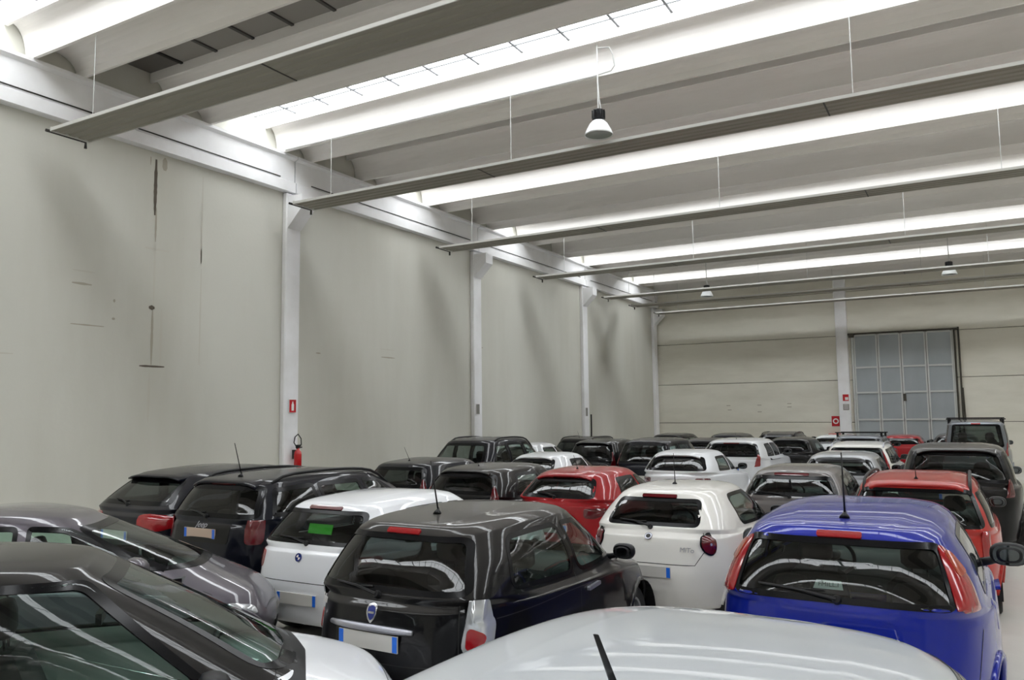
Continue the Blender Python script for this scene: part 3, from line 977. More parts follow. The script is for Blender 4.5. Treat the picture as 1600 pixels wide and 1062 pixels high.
def car(name_label, group, spec, pnt, pos, hdg=90.0, lod=1, opts=None, inner=None):
    """pos = rear bumper centre on the floor; hdg = heading in degrees from +X"""
    p = dict(BASE)
    p.update(spec)
    o = opts or {}
    L, W, H = p['L'], p['W'], p['H']
    if p['cant'] is None:
        p['cant'] = (H - .105, H - .075, H - .115)
    hr = math.radians(hdg)
    sz = o.get('scale', 1.0)
    root = empty('car', (pos[0] + L * sz / 2 * math.cos(hr), pos[1] + L * sz / 2 * math.sin(hr), 0), hr)
    root.scale = (sz, sz, sz)
    tag(root, name_label, 'car', group)
    N, dens = ((340, 2.1), (220, 1.5), (140, 1.0))[lod]
    bd = Body(p, N, dens)
    P = M[pnt]
    zr_, zm_, zf_ = p['cant']
    br, bm, bf = p['belt']
    gl_r, gl_s, gl_f = M[o.get('grear', 'g_dark')], M[o.get('gside', 'g_mid')], M[o.get('gfront', 'g_light')]
    frit = (.036, .05, .06)[lod]
    trim = M['trim']
    # ---- windows
    def window(view, pts, g, nm, r=.07, fr=frit):
        out = rounded(pts, r)
        mid_, inn = inset(out, fr * .5), inset(out, fr)
        bd.cut(view, mid_)
        w = patch(bd, view, inset(out, fr * .35), .0015, g, nm, root, skirt=False)
        band(bd, view, out, inn, .003, trim, 'window_seal', w)
        return w
    rt, rb, zt, zb = p['rw']
    zt = zt or zr_ - .004
    zb = zb or br + .03
    window('rear', [(-rb, zb), (rb, zb), (rt, zt), (-rt, zt)], gl_r, 'rear_window', o.get('rwr', .075))
    xc_b, xc_t = p['pil_c']
    u = lambda x, a, b: (x - a) / (b - a)
    def q3(v, t):
        return v[0] * (1 - t) * (1 - 2 * t) + v[1] * 4 * t * (1 - t) + v[2] * t * (2 * t - 1)
    zbelt = lambda x: q3(p['belt'], u(x, p['xbr'], p['xbf'])) + .025
    zcant = lambda x: q3(p['cant'], min(1, max(0, u(x, p['xrr'], p['xrf'])))) - p.get('dtop', .045)
    xa_b, xa_t = p['xbf'] - p.get('ab', .34), p['xrf'] - p.get('at', .26)
    cuts = [(xc_b, xc_t)] + [(b + .02, b - .03) for b in p['bpil']] + [(xa_b, xa_t)]
    for sd in ('right', 'left'):
        for i in range(len(cuts) - 1):
            (b0, t0), (b1, t1) = cuts[i], cuts[i + 1]
            g0 = 0 if i == 0 else .03
            g1 = 0 if i == len(cuts) - 2 else .03
            bx = [b0 + g0 + (b1 - g1 - b0 - g0) * k / 3 for k in range(4)]
            tx = [t1 - g1 - (t1 - g1 - t0 - g0) * k / 3 for k in range(4)]
            pts = [(x, zbelt(x)) for x in bx] + [(x, zcant(x)) for x in tx]
            rr = p.get('swr', .06)
            pts = [(a, b, rr if k in (0, 3, 4, 7) else .2) for k, (a, b) in enumerate(pts)]
            if i == 0 and 'dlo' in p:
                pts = p['dlo']
            window(sd, pts, gl_s if i else M[o.get('grearside', o.get('gside', 'g_mid'))], 'side_window')
    wt, wb_ = p['wroof'] * p.get('wst', .80), p['wbelt'] * p.get('wsb', .86)
    window('front', [(-wb_, bf + .02, .1), (-wb_ * .5, bf + .0, .3), (wb_ * .5, bf + .0, .3), (wb_, bf + .02, .1), (wt, zf_ - .005, .08), (-wt, zf_ - .005, .08)], gl_f, 'windscreen', .08)
    # ---- wheel arches
    wr = o.get('wr', .315)
    sc = wr / .312
    for wx in p['wheels']:
        ang = np.linspace(-.25, math.pi + .25, 25)
        arch = [(wx + (wr + .055) * math.cos(a), wr + (wr + .055) * math.sin(a)) for a in ang]
        bd.cut('right', arch + [(wx - wr, 0), (wx + wr, 0)])
        bd.cut('left', arch + [(wx - wr, 0), (wx + wr, 0)])
        for sd, sg in (('right', -1), ('left', 1)):
            pts = []
            for a in np.linspace(-.1, math.pi + .1, 25):
                l, n = bd.cast(sd, wx + (wr + .06) * math.cos(a), wr + (wr + .06) * math.sin(a))
                pts.append(l + n * .0)
            lip = MB().tube(pts, .024, 6).out('arch_lip', P if not o.get('plastic') else M['black'], root, True)
            b = MB()
            for i, a in enumerate(np.linspace(-.3, math.pi + .3, 17)):
                x, z = wx - L / 2 + (wr + .058) * math.cos(a), wr + (wr + .058) * math.sin(a)
                b.v += [(x, sg * (W / 2 - .05), z), (x, sg * (W / 2 - .40), z)]
                if i:
                    b.f.append((2 * i - 2, 2 * i - 1, 2 * i + 1, 2 * i))
            b.f.append(tuple(range(1, 34, 2)))
            b.out('arch_liner', M['black'], root)
            yw = abs(bd.cast(sd, wx, wr * 2 + .1)[0].y) - .14
            wh = put('wheel', shared('tyre', b_tyre), root, (wx - L / 2, sg * yw, wr), (0, 0, 0 if sg < 0 else math.pi), (sc, 1, sc))
            put('rim', shared('rim', b_rim), wh)
    # ---- body panels: shell, and the roof where it has its own colour
    kp = bd.keep
    def sub(mask, name, m, dv=None, flip=False):
        fi = bd.f[mask]
        used, inv = np.unique(fi, return_inverse=True)
        v = (bd.v if dv is None else dv)[used]
        f = inv.reshape(-1, 4)
        if flip:
            f = f[:, ::-1]
        return link(name, v.tolist(), f.tolist(), m, root, True)
    if 'roofpaint' in o:
        up = bd.row >= bd.beltrow - 1
        sub(kp & ~up, 'body_shell', P)
        sub(kp & up, 'roof', M[o['roofpaint']])
    else:
        sub(kp, 'body_shell', P)
    vn = np.zeros_like(bd.v)
    for k in range(4):
        np.add.at(vn, bd.f[:, k], bd.nrm)
    vn /= np.linalg.norm(vn, axis=1, keepdims=True) + 1e-9
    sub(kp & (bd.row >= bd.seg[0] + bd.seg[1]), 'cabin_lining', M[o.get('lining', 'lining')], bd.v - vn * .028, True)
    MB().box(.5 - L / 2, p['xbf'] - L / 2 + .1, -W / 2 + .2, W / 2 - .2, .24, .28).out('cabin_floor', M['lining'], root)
    # ---- cabin
    k = H / 1.47
    for sy in (-.36, .36):
        s_ = put('front_seat', shared('seat', b_seat), root, (.50 * L - L / 2, sy, .02), (0, 0, 0), (1, 1, k))
        put('headrest', shared('head', b_head), s_, (-.37, 0, .97), (0, -.1, 0))
    s_ = put('rear_bench', shared('bench', b_bench), root, (.285 * L - L / 2, 0, 0), (0, 0, 0), (1, W / 1.75, k))
    for sy in (-.38, .38):
        put('headrest', shared('head', b_head), s_, (-.44, sy, .90), (0, -.1, 0), (1, 1, .8))
    db = MB()
    xd = p['xbf'] - L / 2
    wv = p['wbelt'] - .13
    v = []
    for yy in (-1, -.5, 0, .5, 1):
        cv = .10 * (1 - yy * yy)
        v += [(xd - .52 + cv * .3, yy * wv, .58), (xd - .50 + cv * .3, yy * wv, bf - .16), (xd - .44 + cv, yy * wv, bf - .07), (xd - .12 + cv * .6, yy * wv, bf - .04), (xd - .1 + cv * .6, yy * wv, .5)]
    f = [(i * 5 + j, i * 5 + j + 1, i * 5 + 6 + j, i * 5 + 5 + j) for i in range(4) for j in range(4)]
    db.add(v, f)
    db.out('dashboard', M[o.get('dash', 'dash')], root, True)
    put('steering_wheel', shared('swheel', b_wheel), root, (xd - .60, .36, bf - .08), (0, -.42, 0))
    # ---- fittings
    if o.get('mirrors', 1):
        mm = M[o.get('mirror', 'black')]
        mx = xa_b - .05 + o.get('mdx', 0)
        ms = o.get('mscale', 1)
        for sd, sg in (('right', 1), ('left', -1)):
            if o.get('mirrors') == 'right' and sg < 0:
                continue
            l, n = bd.cast(sd, mx, zbelt(mx) - .02)
            a = put('door_mirror', shared('mirror', b_mirror), root, l + Vector((0, 0, .0)), (0, 0, 0), (ms, sg * ms, ms), mm)
            put('mirror_glass', shared('mglass', b_mglass), a)
    an = o.get('ant')
    if an:
        l, n = bd.cast('top', an[0], 0)
        put('antenna', shared('fin', b_fin) if len(an) > 1 and an[1] == 'fin' else shared('ant', b_ant), root, l, (0, o.get('antrot', 0), 0), (1, 1, 1) if len(an) < 2 or an[1] == 'fin' else (an[1] if isinstance(an[1], tuple) else (an[1],) * 3))
    if 'brake' in o:
        hwid, z, m = o['brake']
        z = zr_ + z
        patch(bd, 'rear', rounded([(-hwid, z - .016), (hwid, z - .016), (hwid, z + .016), (-hwid, z + .016)], .012, 3), .014, M[m], 'high_brake_lamp', root, rings=(.6, .2))
    if 'spoiler' in o:
        ext, m = o['spoiler']
        v = []
        ny = 13
        for i in range(ny):
            y = (-1 + 2 * i / (ny - 1)) * (p['wroof'] - .12)
            e = ext * (1 - .35 * abs(y / p['wroof']) ** 3)
            l, n = bd.cast('top', p['xrr'] + .16, y)
            l2, _ = bd.cast('top', p['xrr'] + .05, y)
            v += [l + n * .004, l2 + Vector((-.02, 0, .012)), l2 + Vector((-e, 0, -.008)), l2 + Vector((-e, 0, -.03)), l2 + Vector((.01, 0, -.045))]
        f = [(i * 5 + j, i * 5 + j + 1, i * 5 + 6 + j, i * 5 + 5 + j) for i in range(ny - 1) for j in range(4)]
        f += [(0, 1, 2, 3, 4)[::-1], tuple((ny - 1) * 5 + j for j in range(5))]
        sp = link('roof_spoiler', v, f, M[m or pnt], root, False)
        sp.modifiers.new('bevel', 'BEVEL').width = .006
        for q in sp.data.polygons:
            q.use_smooth = True
    if o.get('rails'):
        for sg in (-1, 1):
            pts = []
            x0, x1 = o['rails'][:2]
            for i in range(13):
                t = i / 12
                x = x0 + (x1 - x0) * t
                l, n = bd.cast('top', x, sg * (p['wroof'] - .055))
                pts.append(l + Vector((0, 0, o['rails'][2] * min(1, math.sin(math.pi * t) * 3.2) - .006)))
            MB().tube(pts, .019, 8).out('roof_rail', M[o['rails'][3]], root, True)
    if o.get('rack'):
        for x in o['rack']:
            l, n = bd.cast('top', x, p['wroof'] - .1)
            z = l.z + .07
            MB().box(x - L / 2 - .03, x - L / 2 + .03, -p['wroof'] - .04, p['wroof'] + .04, z, z + .03).box(x - L / 2 - .03, x - L / 2 + .03, -p['wroof'], -p['wroof'] + .06, z - .12, z).box(x - L / 2 - .03, x - L / 2 + .03, p['wroof'] - .06, p['wroof'], z - .12, z).out('roof_bar', M['black'], root)
    for (nm, poly3, m, off, dome) in o.get('lamps', ()):
        for sg in (1, -1):
            pl_ = [(x, sg * y, z) for x, y, z in poly3]
            q = []
            for i in range(len(pl_)):
                a, b, c = (Vector(pl_[i - 1]), Vector(pl_[i]), Vector(pl_[(i + 1) % len(pl_)]))
                for t in (.0, .25, .5, .75, 1):
                    e0, e1 = b.lerp(a, .3), b.lerp(c, .3)
                    q.append(tuple(e0 * (1 - t) ** 2 + b * 2 * t * (1 - t) + e1 * t * t))
            patch(bd, '3d', q, off, M[m], nm, root, dome=dome)
    for (nm, y, z, r, m, off, dome) in o.get('rounds', ()):
        for sg in (1, -1):
            l, n = bd.cast('rear', sg * y, z)
            nn = (n * .6 + Vector((-.8, sg * -.1, 0))).normalized()
            t1 = Vector((0, 0, 1)).cross(nn).normalized()
            t2 = nn.cross(t1)
            pl_ = [tuple(l + (t1 * math.cos(a) + t2 * math.sin(a)) * r + Vector((bd.L / 2, 0, 0))) for a in np.linspace(0, 2 * math.pi, 33)[:-1]]
            patch(bd, '3d', pl_, off, M[m], nm, root, dome=dome)
    if 'plate' in o:
        z, m = o['plate'][:2]
        l, n = bd.cast('rear', 0, z)
        t = MB().box(-.012, 0, -.26, .26, -.055, .055).out('number_plate', M[m], root, loc=(l.x - .004, 0, z))
        for sg in (-1, 1):
            MB().box(-.0135, -.012, sg * .238 - .02, sg * .238 + .02, -.052, .052).out('blue_band', M['plateblue'], t)
    if 'wiper' in o:
        z, wx_ = o['wiper']
        l, n = bd.cast('rear', 0, z)
        l2, n2 = bd.cast('rear', wx_ * .5, z + .035)
        l3, n3 = bd.cast('rear', wx_, z + .05)
        b = MB().tube([l + n * .0, l + n * .03], [.03, .022], 10).tube([l + n * .03, l2 + n2 * .028, l3 + n3 * .022], [.012, .009, .006], 6)
        e0, m0 = bd.cast('rear', wx_ * .15, z + .045)
        b.tube([e0 + m0 * .012, l2 + m0 * .014, l3 + n3 * .012], .006, 5)
        b.out('rear_wiper', M['black'], root)
    for (nm, view, pts, m, off, r) in o.get('patches', ()):
        patch(bd, view, rounded(pts, r, 4), off, M[m], nm, root, rings=(.7, .3))
    for (view, pts) in o.get('seams', ()):
        seam(bd, view, pts, M['seam'], 'shut_line', root)
    if o.get('hook'):
        o['hook'](bd, root, p)
    return root
# ------------------------------------------------------------------ the cars
def badge_round(bd, root, y, z, r, quad):
    """round maker's emblem: dark ring, quartered blue and white or plain"""
    l, n = bd.cast('rear', y, z)
    ng = n.normalized()
    rot = Vector((-1, 0, 0)).rotation_difference(ng)
    e = MB().lathe([(0, .006), (r, .006), (r, 0), (r * .98, -.002)], 28)
    def fit(o):
        o.rotation_mode = 'QUATERNION'
        o.rotation_quaternion = ng.to_track_quat('Z', 'Y')
        o.location = l
        return o
    base = fit(e.out('emblem', M['badgeblue'] if quad else M['satin'], root))
    for k in range(4):
        b = MB()
        m = 8
        b.v = [(0, 0, .0075)] + [(r * .62 * math.cos(math.pi / 2 * (k + j / m)), r * .62 * math.sin(math.pi / 2 * (k + j / m)), .0075) for j in range(m + 1)]
        b.f = [(0, j + 1, j + 2) for j in range(m)]
        b.out('emblem_field', (M['signwhite'] if quad else M['steel']) if k % 2 else (M['badgeblue'] if quad else M['trim']), base)
    t = MB()
    for j in range(28):
        a0, a1 = 2 * math.pi * j / 28, 2 * math.pi * (j + 1) / 28
        n0 = len(t.v)
        t.v += [(rr * math.cos(a), rr * math.sin(a), .0078) for a in (a0, a1) for rr in (r, r * .92)]
        t.f.append((n0, n0 + 2, n0 + 3, n0 + 1))
    t.out('emblem_ring', M['chrome'] if quad else M['steel'], base)

def script(bd, root, txt, y, z, size, m, shear=0.0, name='lettering'):
    l, n = bd.cast('rear', y, z)
    me = text_mesh(txt, size, shear, .0015)
    o = bpy.data.objects.new(name, me)
    COL.objects.link(o)
    me.materials.append(m)
    o.parent = root
    X = Vector((0, -1, 0))
    Z = n.normalized()
    X = (X - Z * X.dot(Z)).normalized()
    Y = Z.cross(X)
    o.matrix_local = Matrix(((X.x, Y.x, Z.x, l.x + Z.x * .010), (X.y, Y.y, Z.y, l.y + Z.y * .010), (X.z, Y.z, Z.z, l.z + Z.z * .010), (0, 0, 0, 1)))
    return o

def ypsilon_extras(bd, root, p):
    # shield emblem
    sh = [(-.042, .045), (0, .058), (.042, .045), (.045, .0), (.03, -.04), (0, -.07), (-.03, -.04), (-.045, 0)]
    a = patch(bd, 'rear', rounded([(y, .93 + z) for y, z in sh], .012, 3), .010, M['chrome'], 'emblem', root)
    patch(bd, 'rear', rounded([(y * .74, .93 + z * .74) for y, z in sh], .01, 3), .012, M['badgeblue'], 'emblem_field', a)
    patch(bd, 'rear', [(y, .93 + z) for y, z in ((-.025, -.006), (.025, -.006), (.025, .008), (-.025, .008))], .0135, M['chrome'], 'emblem_bar', a)
    script(bd, root, 'Ypsilon', .56, .945, .095, M['signwhite'], .35)
    # tailgate handle bar over the number plate
    v = MB()
    pts, rr = [], []
    for i in range(11):
        y = -.36 + .72 * i / 10
        l, n = bd.cast('rear', y, .84)
        pts.append(l + Vector((-.022, 0, 0)))
        rr.append(.026 * (1 - .35 * abs(y / .36) ** 4))
    v.tube(pts, rr, 10)
    v.out('tailgate_bar', M['satin'], root, True)

def punto_extras(bd, root, p):
    l, n = bd.cast('rear', .05, 1.115)
    me = MB().add([(0, -.085, -.03), (0, .085, -.03), (0, .07, .03), (0, -.07, .03)], [(0, 1, 2, 3)])
    o = me.out('window_sticker', M['paper'], root, loc=l + Vector((.02, 0, .01)), rot=(0, .75, 0))
    t = text_mesh('FMILL.I', .04, 0, .001)
    t.materials.append(M['signgrey'])
    tx = bpy.data.objects.new('sticker_text', t)
    COL.objects.link(tx)
    tx.parent = o
    tx.matrix_local = Matrix(((0, 0, -1, -.002), (-1, 0, 0, 0), (0, 1, 0, 0), (0, 0, 0, 1)))

def mito_extras(bd, root, p):
    badge_round(bd, root, 0, .97, .042, False)
    script(bd, root, 'MiTo', -.42, .85, .07, M['satin'], .1)
def bmw_extras(bd, root, p):
    badge_round(bd, root, .03, .89, .042, True)
    l, n = bd.cast('rear', -.05, 1.1)
    MB().box(-.004, .004, -.16, .16, -.05, .05).out('parcel_card', M['green'], root, loc=(l.x + .16, .02, 1.13), rot=(0, .3, 0))
def jeep_extras(bd, root, p):
    script(bd, root, 'Jeep', 0, 1.045, .11, M['satin'], 0)

def near_extras(bd, root, p):
    """hatch with dashboard vents, a white sheet standing in for a reflection and sun visors, seen through the side glass"""
    xd = p['xbf'] - bd.L / 2
    MB().add([(xd - .34, -.05, .958), (xd - .30, -.38, .958), (xd - .20, -.20, .958)], [(0, 1, 2)]).out('reflection_sheet', M['paper'], root)  # white triangle above the dashboard, a reflection modelled as a coloured sheet
    vt = MB()
    for k in range(5):
        vt.box(xd - .42 + k * .03, xd - .405 + k * .03, -.52, -.33, .945, .96)
    vt.out('air_vent', M['trim'], root)
    MB().lathe([(0, 0), (.07, 0), (.085, .03), (.07, .03), (0, .02)], 18).out('gauge_cowl', M['black'], root, True, loc=(xd - .42, .36, .93), rot=(0, -1.1, 0))
    MB().box(p['xrf'] - bd.L / 2 - .06, p['xrf'] - bd.L / 2 - .03, -.11, .11, 1.20, 1.26).out('rear_view_mirror', M['black'], root)

LAMP = lambda y0, y1, z0, z1, wrap=.22, x=.05: [(x + .01, y0, z1), (x, y0 + .02, z0), (x + .02, y1 - .1, z0), (wrap, y1 + .02, z0 + .03), (wrap + .06, y1, z1 - .01), (x + .06, y1 - .12, z1 + .01)]
CLAMP = lambda y0, y1, z0, z1: [(.30, y1 - .2, z1), (.24, y0, z1 - .02), (.10, y0, z0 + .04), (.08, y1 - .25, z0), (.22, y1, z0 + .02)]

def head(L, y0=.52, y1=.78, z0=.64, z1=.72):
    return [(L - .12, y0, z1 - .02), (L - .06, y0 + .03, z0), (L - .16, y1 - .02, z0 + .02), (L - .34, y1, z1 + .03), (L - .30, y1 - .08, z1 + .05)]

S_PUNTO = dict(L=4.03, W=1.69, H=1.49, n=4.4, xbr=.10, xrr=.30, xrf=2.42, xbf=3.12, belt=(.99, .95, .97), shoulder=(.92, .88, .74), wbelt=.775, wroof=.585,
               pil_c=(.74, .86), bpil=(1.72,), rw=(.50, .60, None, .99), wheels=(.70, 3.21))
S_YPS = dict(L=3.74, W=1.70, H=1.53, n=3.5, xbr=.12, xrr=.40, xrf=2.28, xbf=2.92, belt=(1.05, .97, .97), shoulder=(.95, .89, .78), wbelt=.785, wroof=.60,
             pil_c=(.66, .78), bpil=(1.66,), rw=(.55, .68, None, 1.06), wheels=(.64, 3.02), zmid=(.6, .6, .58), swr=.12)
S_MITO = dict(L=3.98, W=1.72, H=1.445, n=4.1, ng=5.0, xbr=.14, xrr=.46, xrf=2.20, xbf=2.95, belt=(1.06, .96, .94), shoulder=(.95, .90, .76), wbelt=.78, wroof=.565,
              pil_c=(.98, .98), bpil=(), dtop=.02, rw=(.47, .53, None, 1.07), wheels=(.72, 3.23), swr=.16)
S_BMW = dict(L=4.22, W=1.75, H=1.43, n=4.6, xbr=.12, xrr=.40, xrf=2.25, xbf=2.95, belt=(1.00, .93, .93), shoulder=(.92, .88, .76), wbelt=.785, wroof=.575,
             pil_c=(.72, .92), bpil=(1.72,), rw=(.53, .65, None, 1.01), wheels=(.72, 3.38))
S_HATCH = dict(L=4.0, W=1.73, H=1.45, n=4.2, rw=(.55, .67, None, None), pil_c=(.72, .92), bpil=(1.70,))
S_ROUND = dict(L=4.1, W=1.76, H=1.44, n=3.3, xbr=.14, xrr=.48, xrf=2.25, xbf=3.0, belt=(1.07, .97, .94), shoulder=(.96, .90, .76), wbelt=.78, wroof=.56, pil_c=(.85, .98), bpil=(1.72,), rw=(.49, .60, None, 1.07))
S_WAGON = dict(L=4.25, W=1.69, H=1.50, n=4.8, xbr=.10, xrr=.38, xrf=2.62, xbf=3.30, belt=(.98, .95, .96), shoulder=(.90, .87, .74), wbelt=.775, wroof=.60, pil_c=(.34, .50), bpil=(1.12, 1.98), rw=(.56, .68, None, 1.0), wheels=(.82, 3.36))
S_SUV = dict(L=4.42, W=1.82, H=1.66, n=4.6, xbr=.12, xrr=.36, xrf=2.65, xbf=3.30, belt=(1.12, 1.08, 1.09), shoulder=(1.02, 1.0, .90), zmid=(.72, .70, .66), wbelt=.83, wroof=.65, pil_c=(.40, .52), bpil=(1.20, 2.05), rw=(.61, .73, None, 1.13), wheels=(.80, 3.45))
S_COUPE_SUV = dict(S_SUV, xrr=.62, xbr=.14, pil_c=(.55, .80), bpil=(1.30, 2.05), rw=(.56, .70, None, 1.16))
S_VAN = dict(L=4.4, W=1.80, H=1.83, n=5.5, xbr=.06, xrr=.14, xrf=2.75, xbf=3.45, belt=(1.12, 1.12, 1.12), shoulder=(1.0, 1.0, .9), zmid=(.7, .7, .66), wbelt=.83, wroof=.72, pil_c=(.25, .30), bpil=(1.3, 2.2), rw=(.60, .68, None, 1.16), wheels=(.85, 3.5))
S_MINI = dict(L=3.62, W=1.70, H=1.61, n=3.7, xbr=.14, xrr=.36, xrf=2.0, xbf=2.97, belt=(1.0, .96, .96), shoulder=(.90, .87, .78), wbelt=.775, wroof=.60, pil_c=(.72, .80), bpil=(1.30,), rw=(.48, .58, None, 1.0), wheels=(.68, 2.96), ab=.42, at=.07, dtop=-.002, wst=.64, wsb=.72)
S_ARC = dict(L=3.56, W=1.74, H=1.52, n=3.2, xbr=.16, xrr=.50, xrf=2.02, xbf=2.95, belt=(1.05, 1.0, 1.0), shoulder=(.95, .91, .76), wbelt=.785, wroof=.565, pil_c=(.80, 1.0), bpil=(1.62,), rw=(.46, .58, None, 1.06), wheels=(.74, 3.14), cant=(1.38, 1.45, 1.39), ab=.22, at=.12, dtop=.02)

G = 'cars parked in rows in the hall'
sidedoor = lambda a, b, z0, z1: [('right', [(a, z1), (a, z0), (b - .1, z0 - .02), (b, z0 + .3), (b - .03, z1)])]

car('white hatchback in the foreground, only its pale roof, antenna and right window visible', G, dict(S_PUNTO, wroof=.685, wbelt=.92, W=1.96, dtop=-.012, ab=.2, at=.05), 'p_fgwhite', (-.84, .70), 87.5, 0,
    dict(scale=1.06, ant=(1.12, (.5, 1.8, .5)), antrot=.0, lamps=[('tail_lamp', CLAMP(.62, .80, .90, 1.36), 'red', .006, .01)], brake=(.16, .012, 'red'), plate=(.55, 'plate'), gside='g_mid'))
car('metallic blue hatchback with tall red tail lamps and a sticker in its rear window', G, dict(S_PUNTO, rw=(.55, .635, None, 1.03), belt=(1.04, .97, .97)), 'p_blue', (-.78, 5.30), 90, 0,
    dict(scale=1.06, mdx=-.5, mscale=1.25, grear='g_mid', ant=(.60, 1.0), antrot=.5, lamps=[('tail_lamp', [(.36, .545, 1.39), (.40, .60, 1.38), (.44, .73, 1.16), (.34, .82, 1.0), (.14, .74, .96), (.12, .655, 1.04)], 'red', .008, .012),
                         ('amber_lens', [(.36, .575, 1.35), (.40, .615, 1.35), (.42, .68, 1.22), (.30, .64, 1.20)], 'orange', .022, .0)],
         brake=(.13, .012, 'red'), wiper=(1.05, .45), plate=(.62, 'plate'), hook=punto_extras,
         seams=[('rear', [(-.74, .90), (-.70, .60), (.70, .60), (.74, .90)]), ('right', [(1.70, 1.0), (1.66, .45)]), ('right', [(2.78, .92), (2.80, .45)])],
         patches=[('fuel_flap', 'right', [(.86, .80), (1.04, .80), (1.04, .96), (.86, .96)], 'p_blue', .002, .03), ('door_handle', 'right', [(1.80, .86), (2.0, .87), (2.0, .90), (1.80, .89)], 'p_blue', .03, .012)]))
car('glossy black hatchback with chrome tailgate bar and a shield emblem', G, S_YPS, 'p_blackdust', (-3.67, 4.36), 89, 0,
    dict(ant=(.82, 1.0), antrot=.35, lamps=[('tail_lamp', [(.20, .785, .99), (.12, .755, .73), (.24, .82, .66), (.42, .85, .72), (.46, .85, .88), (.36, .835, .99)], 'clear', .006, .012),
                        ('red_lens', [(.18, .79, .88), (.15, .775, .74), (.26, .825, .68), (.36, .845, .80)], 'red', .02, .004)],
         brake=(.15, .012, 'red'), plate=(.755, 'plate'), hook=ypsilon_extras, grear='g_dark', gside='g_light', grearside='g_mid', wiper=(1.04, .40),
         seams=[('rear', [(-.60, 1.0), (-.62, .62), (.62, .62), (.60, 1.0)]), ('right', [(1.64, 1.0), (1.60, .42)]), ('right', [(2.66, .94), (2.68, .42)]), ('right', [(.5, .88), (1.4, .90), (2.7, .88), (3.2, .80)])],
         patches=[('door_handle', 'right', [(1.74, .84), (1.96, .855), (1.96, .885), (1.74, .87)], 'satin', .028, .012)]))
car('white hatchback with a round blue and white emblem and a green card inside', G, S_BMW, 'p_white', (-5.84, 5.88), 90, 0,
    dict(grear='g_light', lamps=[('tail_lamp', LAMP(.56, .85, .76, .94, .30), 'red', .006, .01)], brake=(.22, .012, 'dred'), wiper=(1.015, .42), plate=(.50, 'plate'), hook=bmw_extras,
         seams=[('rear', [(-.62, .98), (-.60, .66), (.60, .66), (.62, .98)])]))
car('white two-door hatchback with round red tail lamps and arched side windows', G, S_MITO, 'p_white2', (-3.05, 8.15), 90, 0,
    dict(ant=(1.0, .85), antrot=.5, rounds=[('tail_lamp', .625, .905, .112, 'trim', .010, .0), ('red_lens', .625, .905, .098, 'dred', .016, .016), ('lamp_core', .625, .905, .014, 'clear', .036, .0)],
         brake=(.20, .012, 'dred'), plate=(.62, 'plate'), hook=mito_extras, wiper=(1.06, .36), gside='g_mid',
         seams=[('rear', [(-.56, 1.02), (-.60, .86), (-.50, .70), (.50, .70), (.60, .86), (.56, 1.02)]), ('right', [(1.72, .96), (1.68, .45)])]))
car('black estate with black roof rails and a worn number plate near the left wall', G, dict(S_SUV, L=4.12, W=1.76, H=1.59), 'p_navy', (-7.78, 6.25), 90, 1,
    dict(ant=(.62, 1.0), antrot=.3, rails=(.55, 2.7, .055, 'black'), brake=(.20, .012, 'dred'), plate=(.96, 'platepink'), wiper=(1.14, .3), wr=.34, hook=jeep_extras,
         lamps=[('tail_lamp', [(.08, .66, 1.12), (.06, .68, .86), (.24, .89, .86), (.28, .87, 1.12)], 'dred', .008, .01)], spoiler=(.07, None),
         patches=[('tailgate_trim', 'rear', [(-.45, .86), (.45, .86), (.45, 1.06), (-.45, 1.06)], 'p_black', .006, .04)]))
car('black crossover with wide red tail lamps, closest to the left wall', G, dict(S_COUPE_SUV, H=1.58, L=4.3), 'p_navy', (-9.62, 6.45), 90, 1,
    dict(lamps=[('tail_lamp', [(.12, .36, 1.03), (.08, .40, .88), (.10, .70, .86), (.34, .90, .92), (.30, .85, 1.06)], 'red', .008, .012)], spoiler=(.16, None), wiper=(1.16, .3), plate=(.80, 'plate'), wr=.34))
car('white hatchback with a black roof, cropped at the lower left corner, nose to the right', G, S_MINI, 'p_white', (-5.40, 1.22), 50.5, 0,
    dict(roofpaint='p_black', gside='g_light', gfront='g_light', grear='g_mid', lamps=[('tail_lamp', LAMP(.56, .80, .7, .9), 'red', .006, .01), ('headlamp', head(3.62), 'clear', .006, .012)], hook=near_extras, lining='lininggrey', dash='dashgrey', mirrors='right', mscale=1.1,
         seams=[('top', [(2.98, -.66), (3.25, -.62), (3.46, -.45), (3.50, 0), (3.46, .45), (3.25, .62), (2.98, .66)])], mdx=-.02,
         patches=[('scuttle', 'top', [(2.82, -.60), (2.98, -.58), (3.04, 0), (2.98, .58), (2.82, .60), (2.92, 0)], 'black', .004, .03)]))
car('dark grey hatchback with an arched roofline at the left edge, nose to the right', G, S_ARC, 'p_plum', (-8.30, 3.08), 42, 0,
    dict(gside='g_light', gfront='g_light', mirrors='right', mscale=1.35, mdx=-.22, mirror='p_plum', lamps=[('tail_lamp', LAMP(.56, .84, .7, .9), 'red', .006, .01), ('headlamp', head(3.56), 'clear', .006, .012)],
         seams=[('top', [(3.0, -.66), (3.25, -.66), (3.48, -.45), (3.53, 0), (3.48, .45), (3.25, .66), (3.0, .66)]), ('right', [(2.78, .94), (2.72, .40)])]))
car('bright red hatchback with a kicked-up side window, behind the black hatchback', G, S_ROUND, 'p_red', (-5.25, 10.2), 90, 1,
    dict(ant=(.95, .6), brake=(.18, .012, 'dred'), spoiler=(.08, None), lamps=[('tail_lamp', LAMP(.5, .84, .82, .96, .3), 'dred', .006, .01)], plate=(.66, 'plate'), wiper=(1.08, .3)))
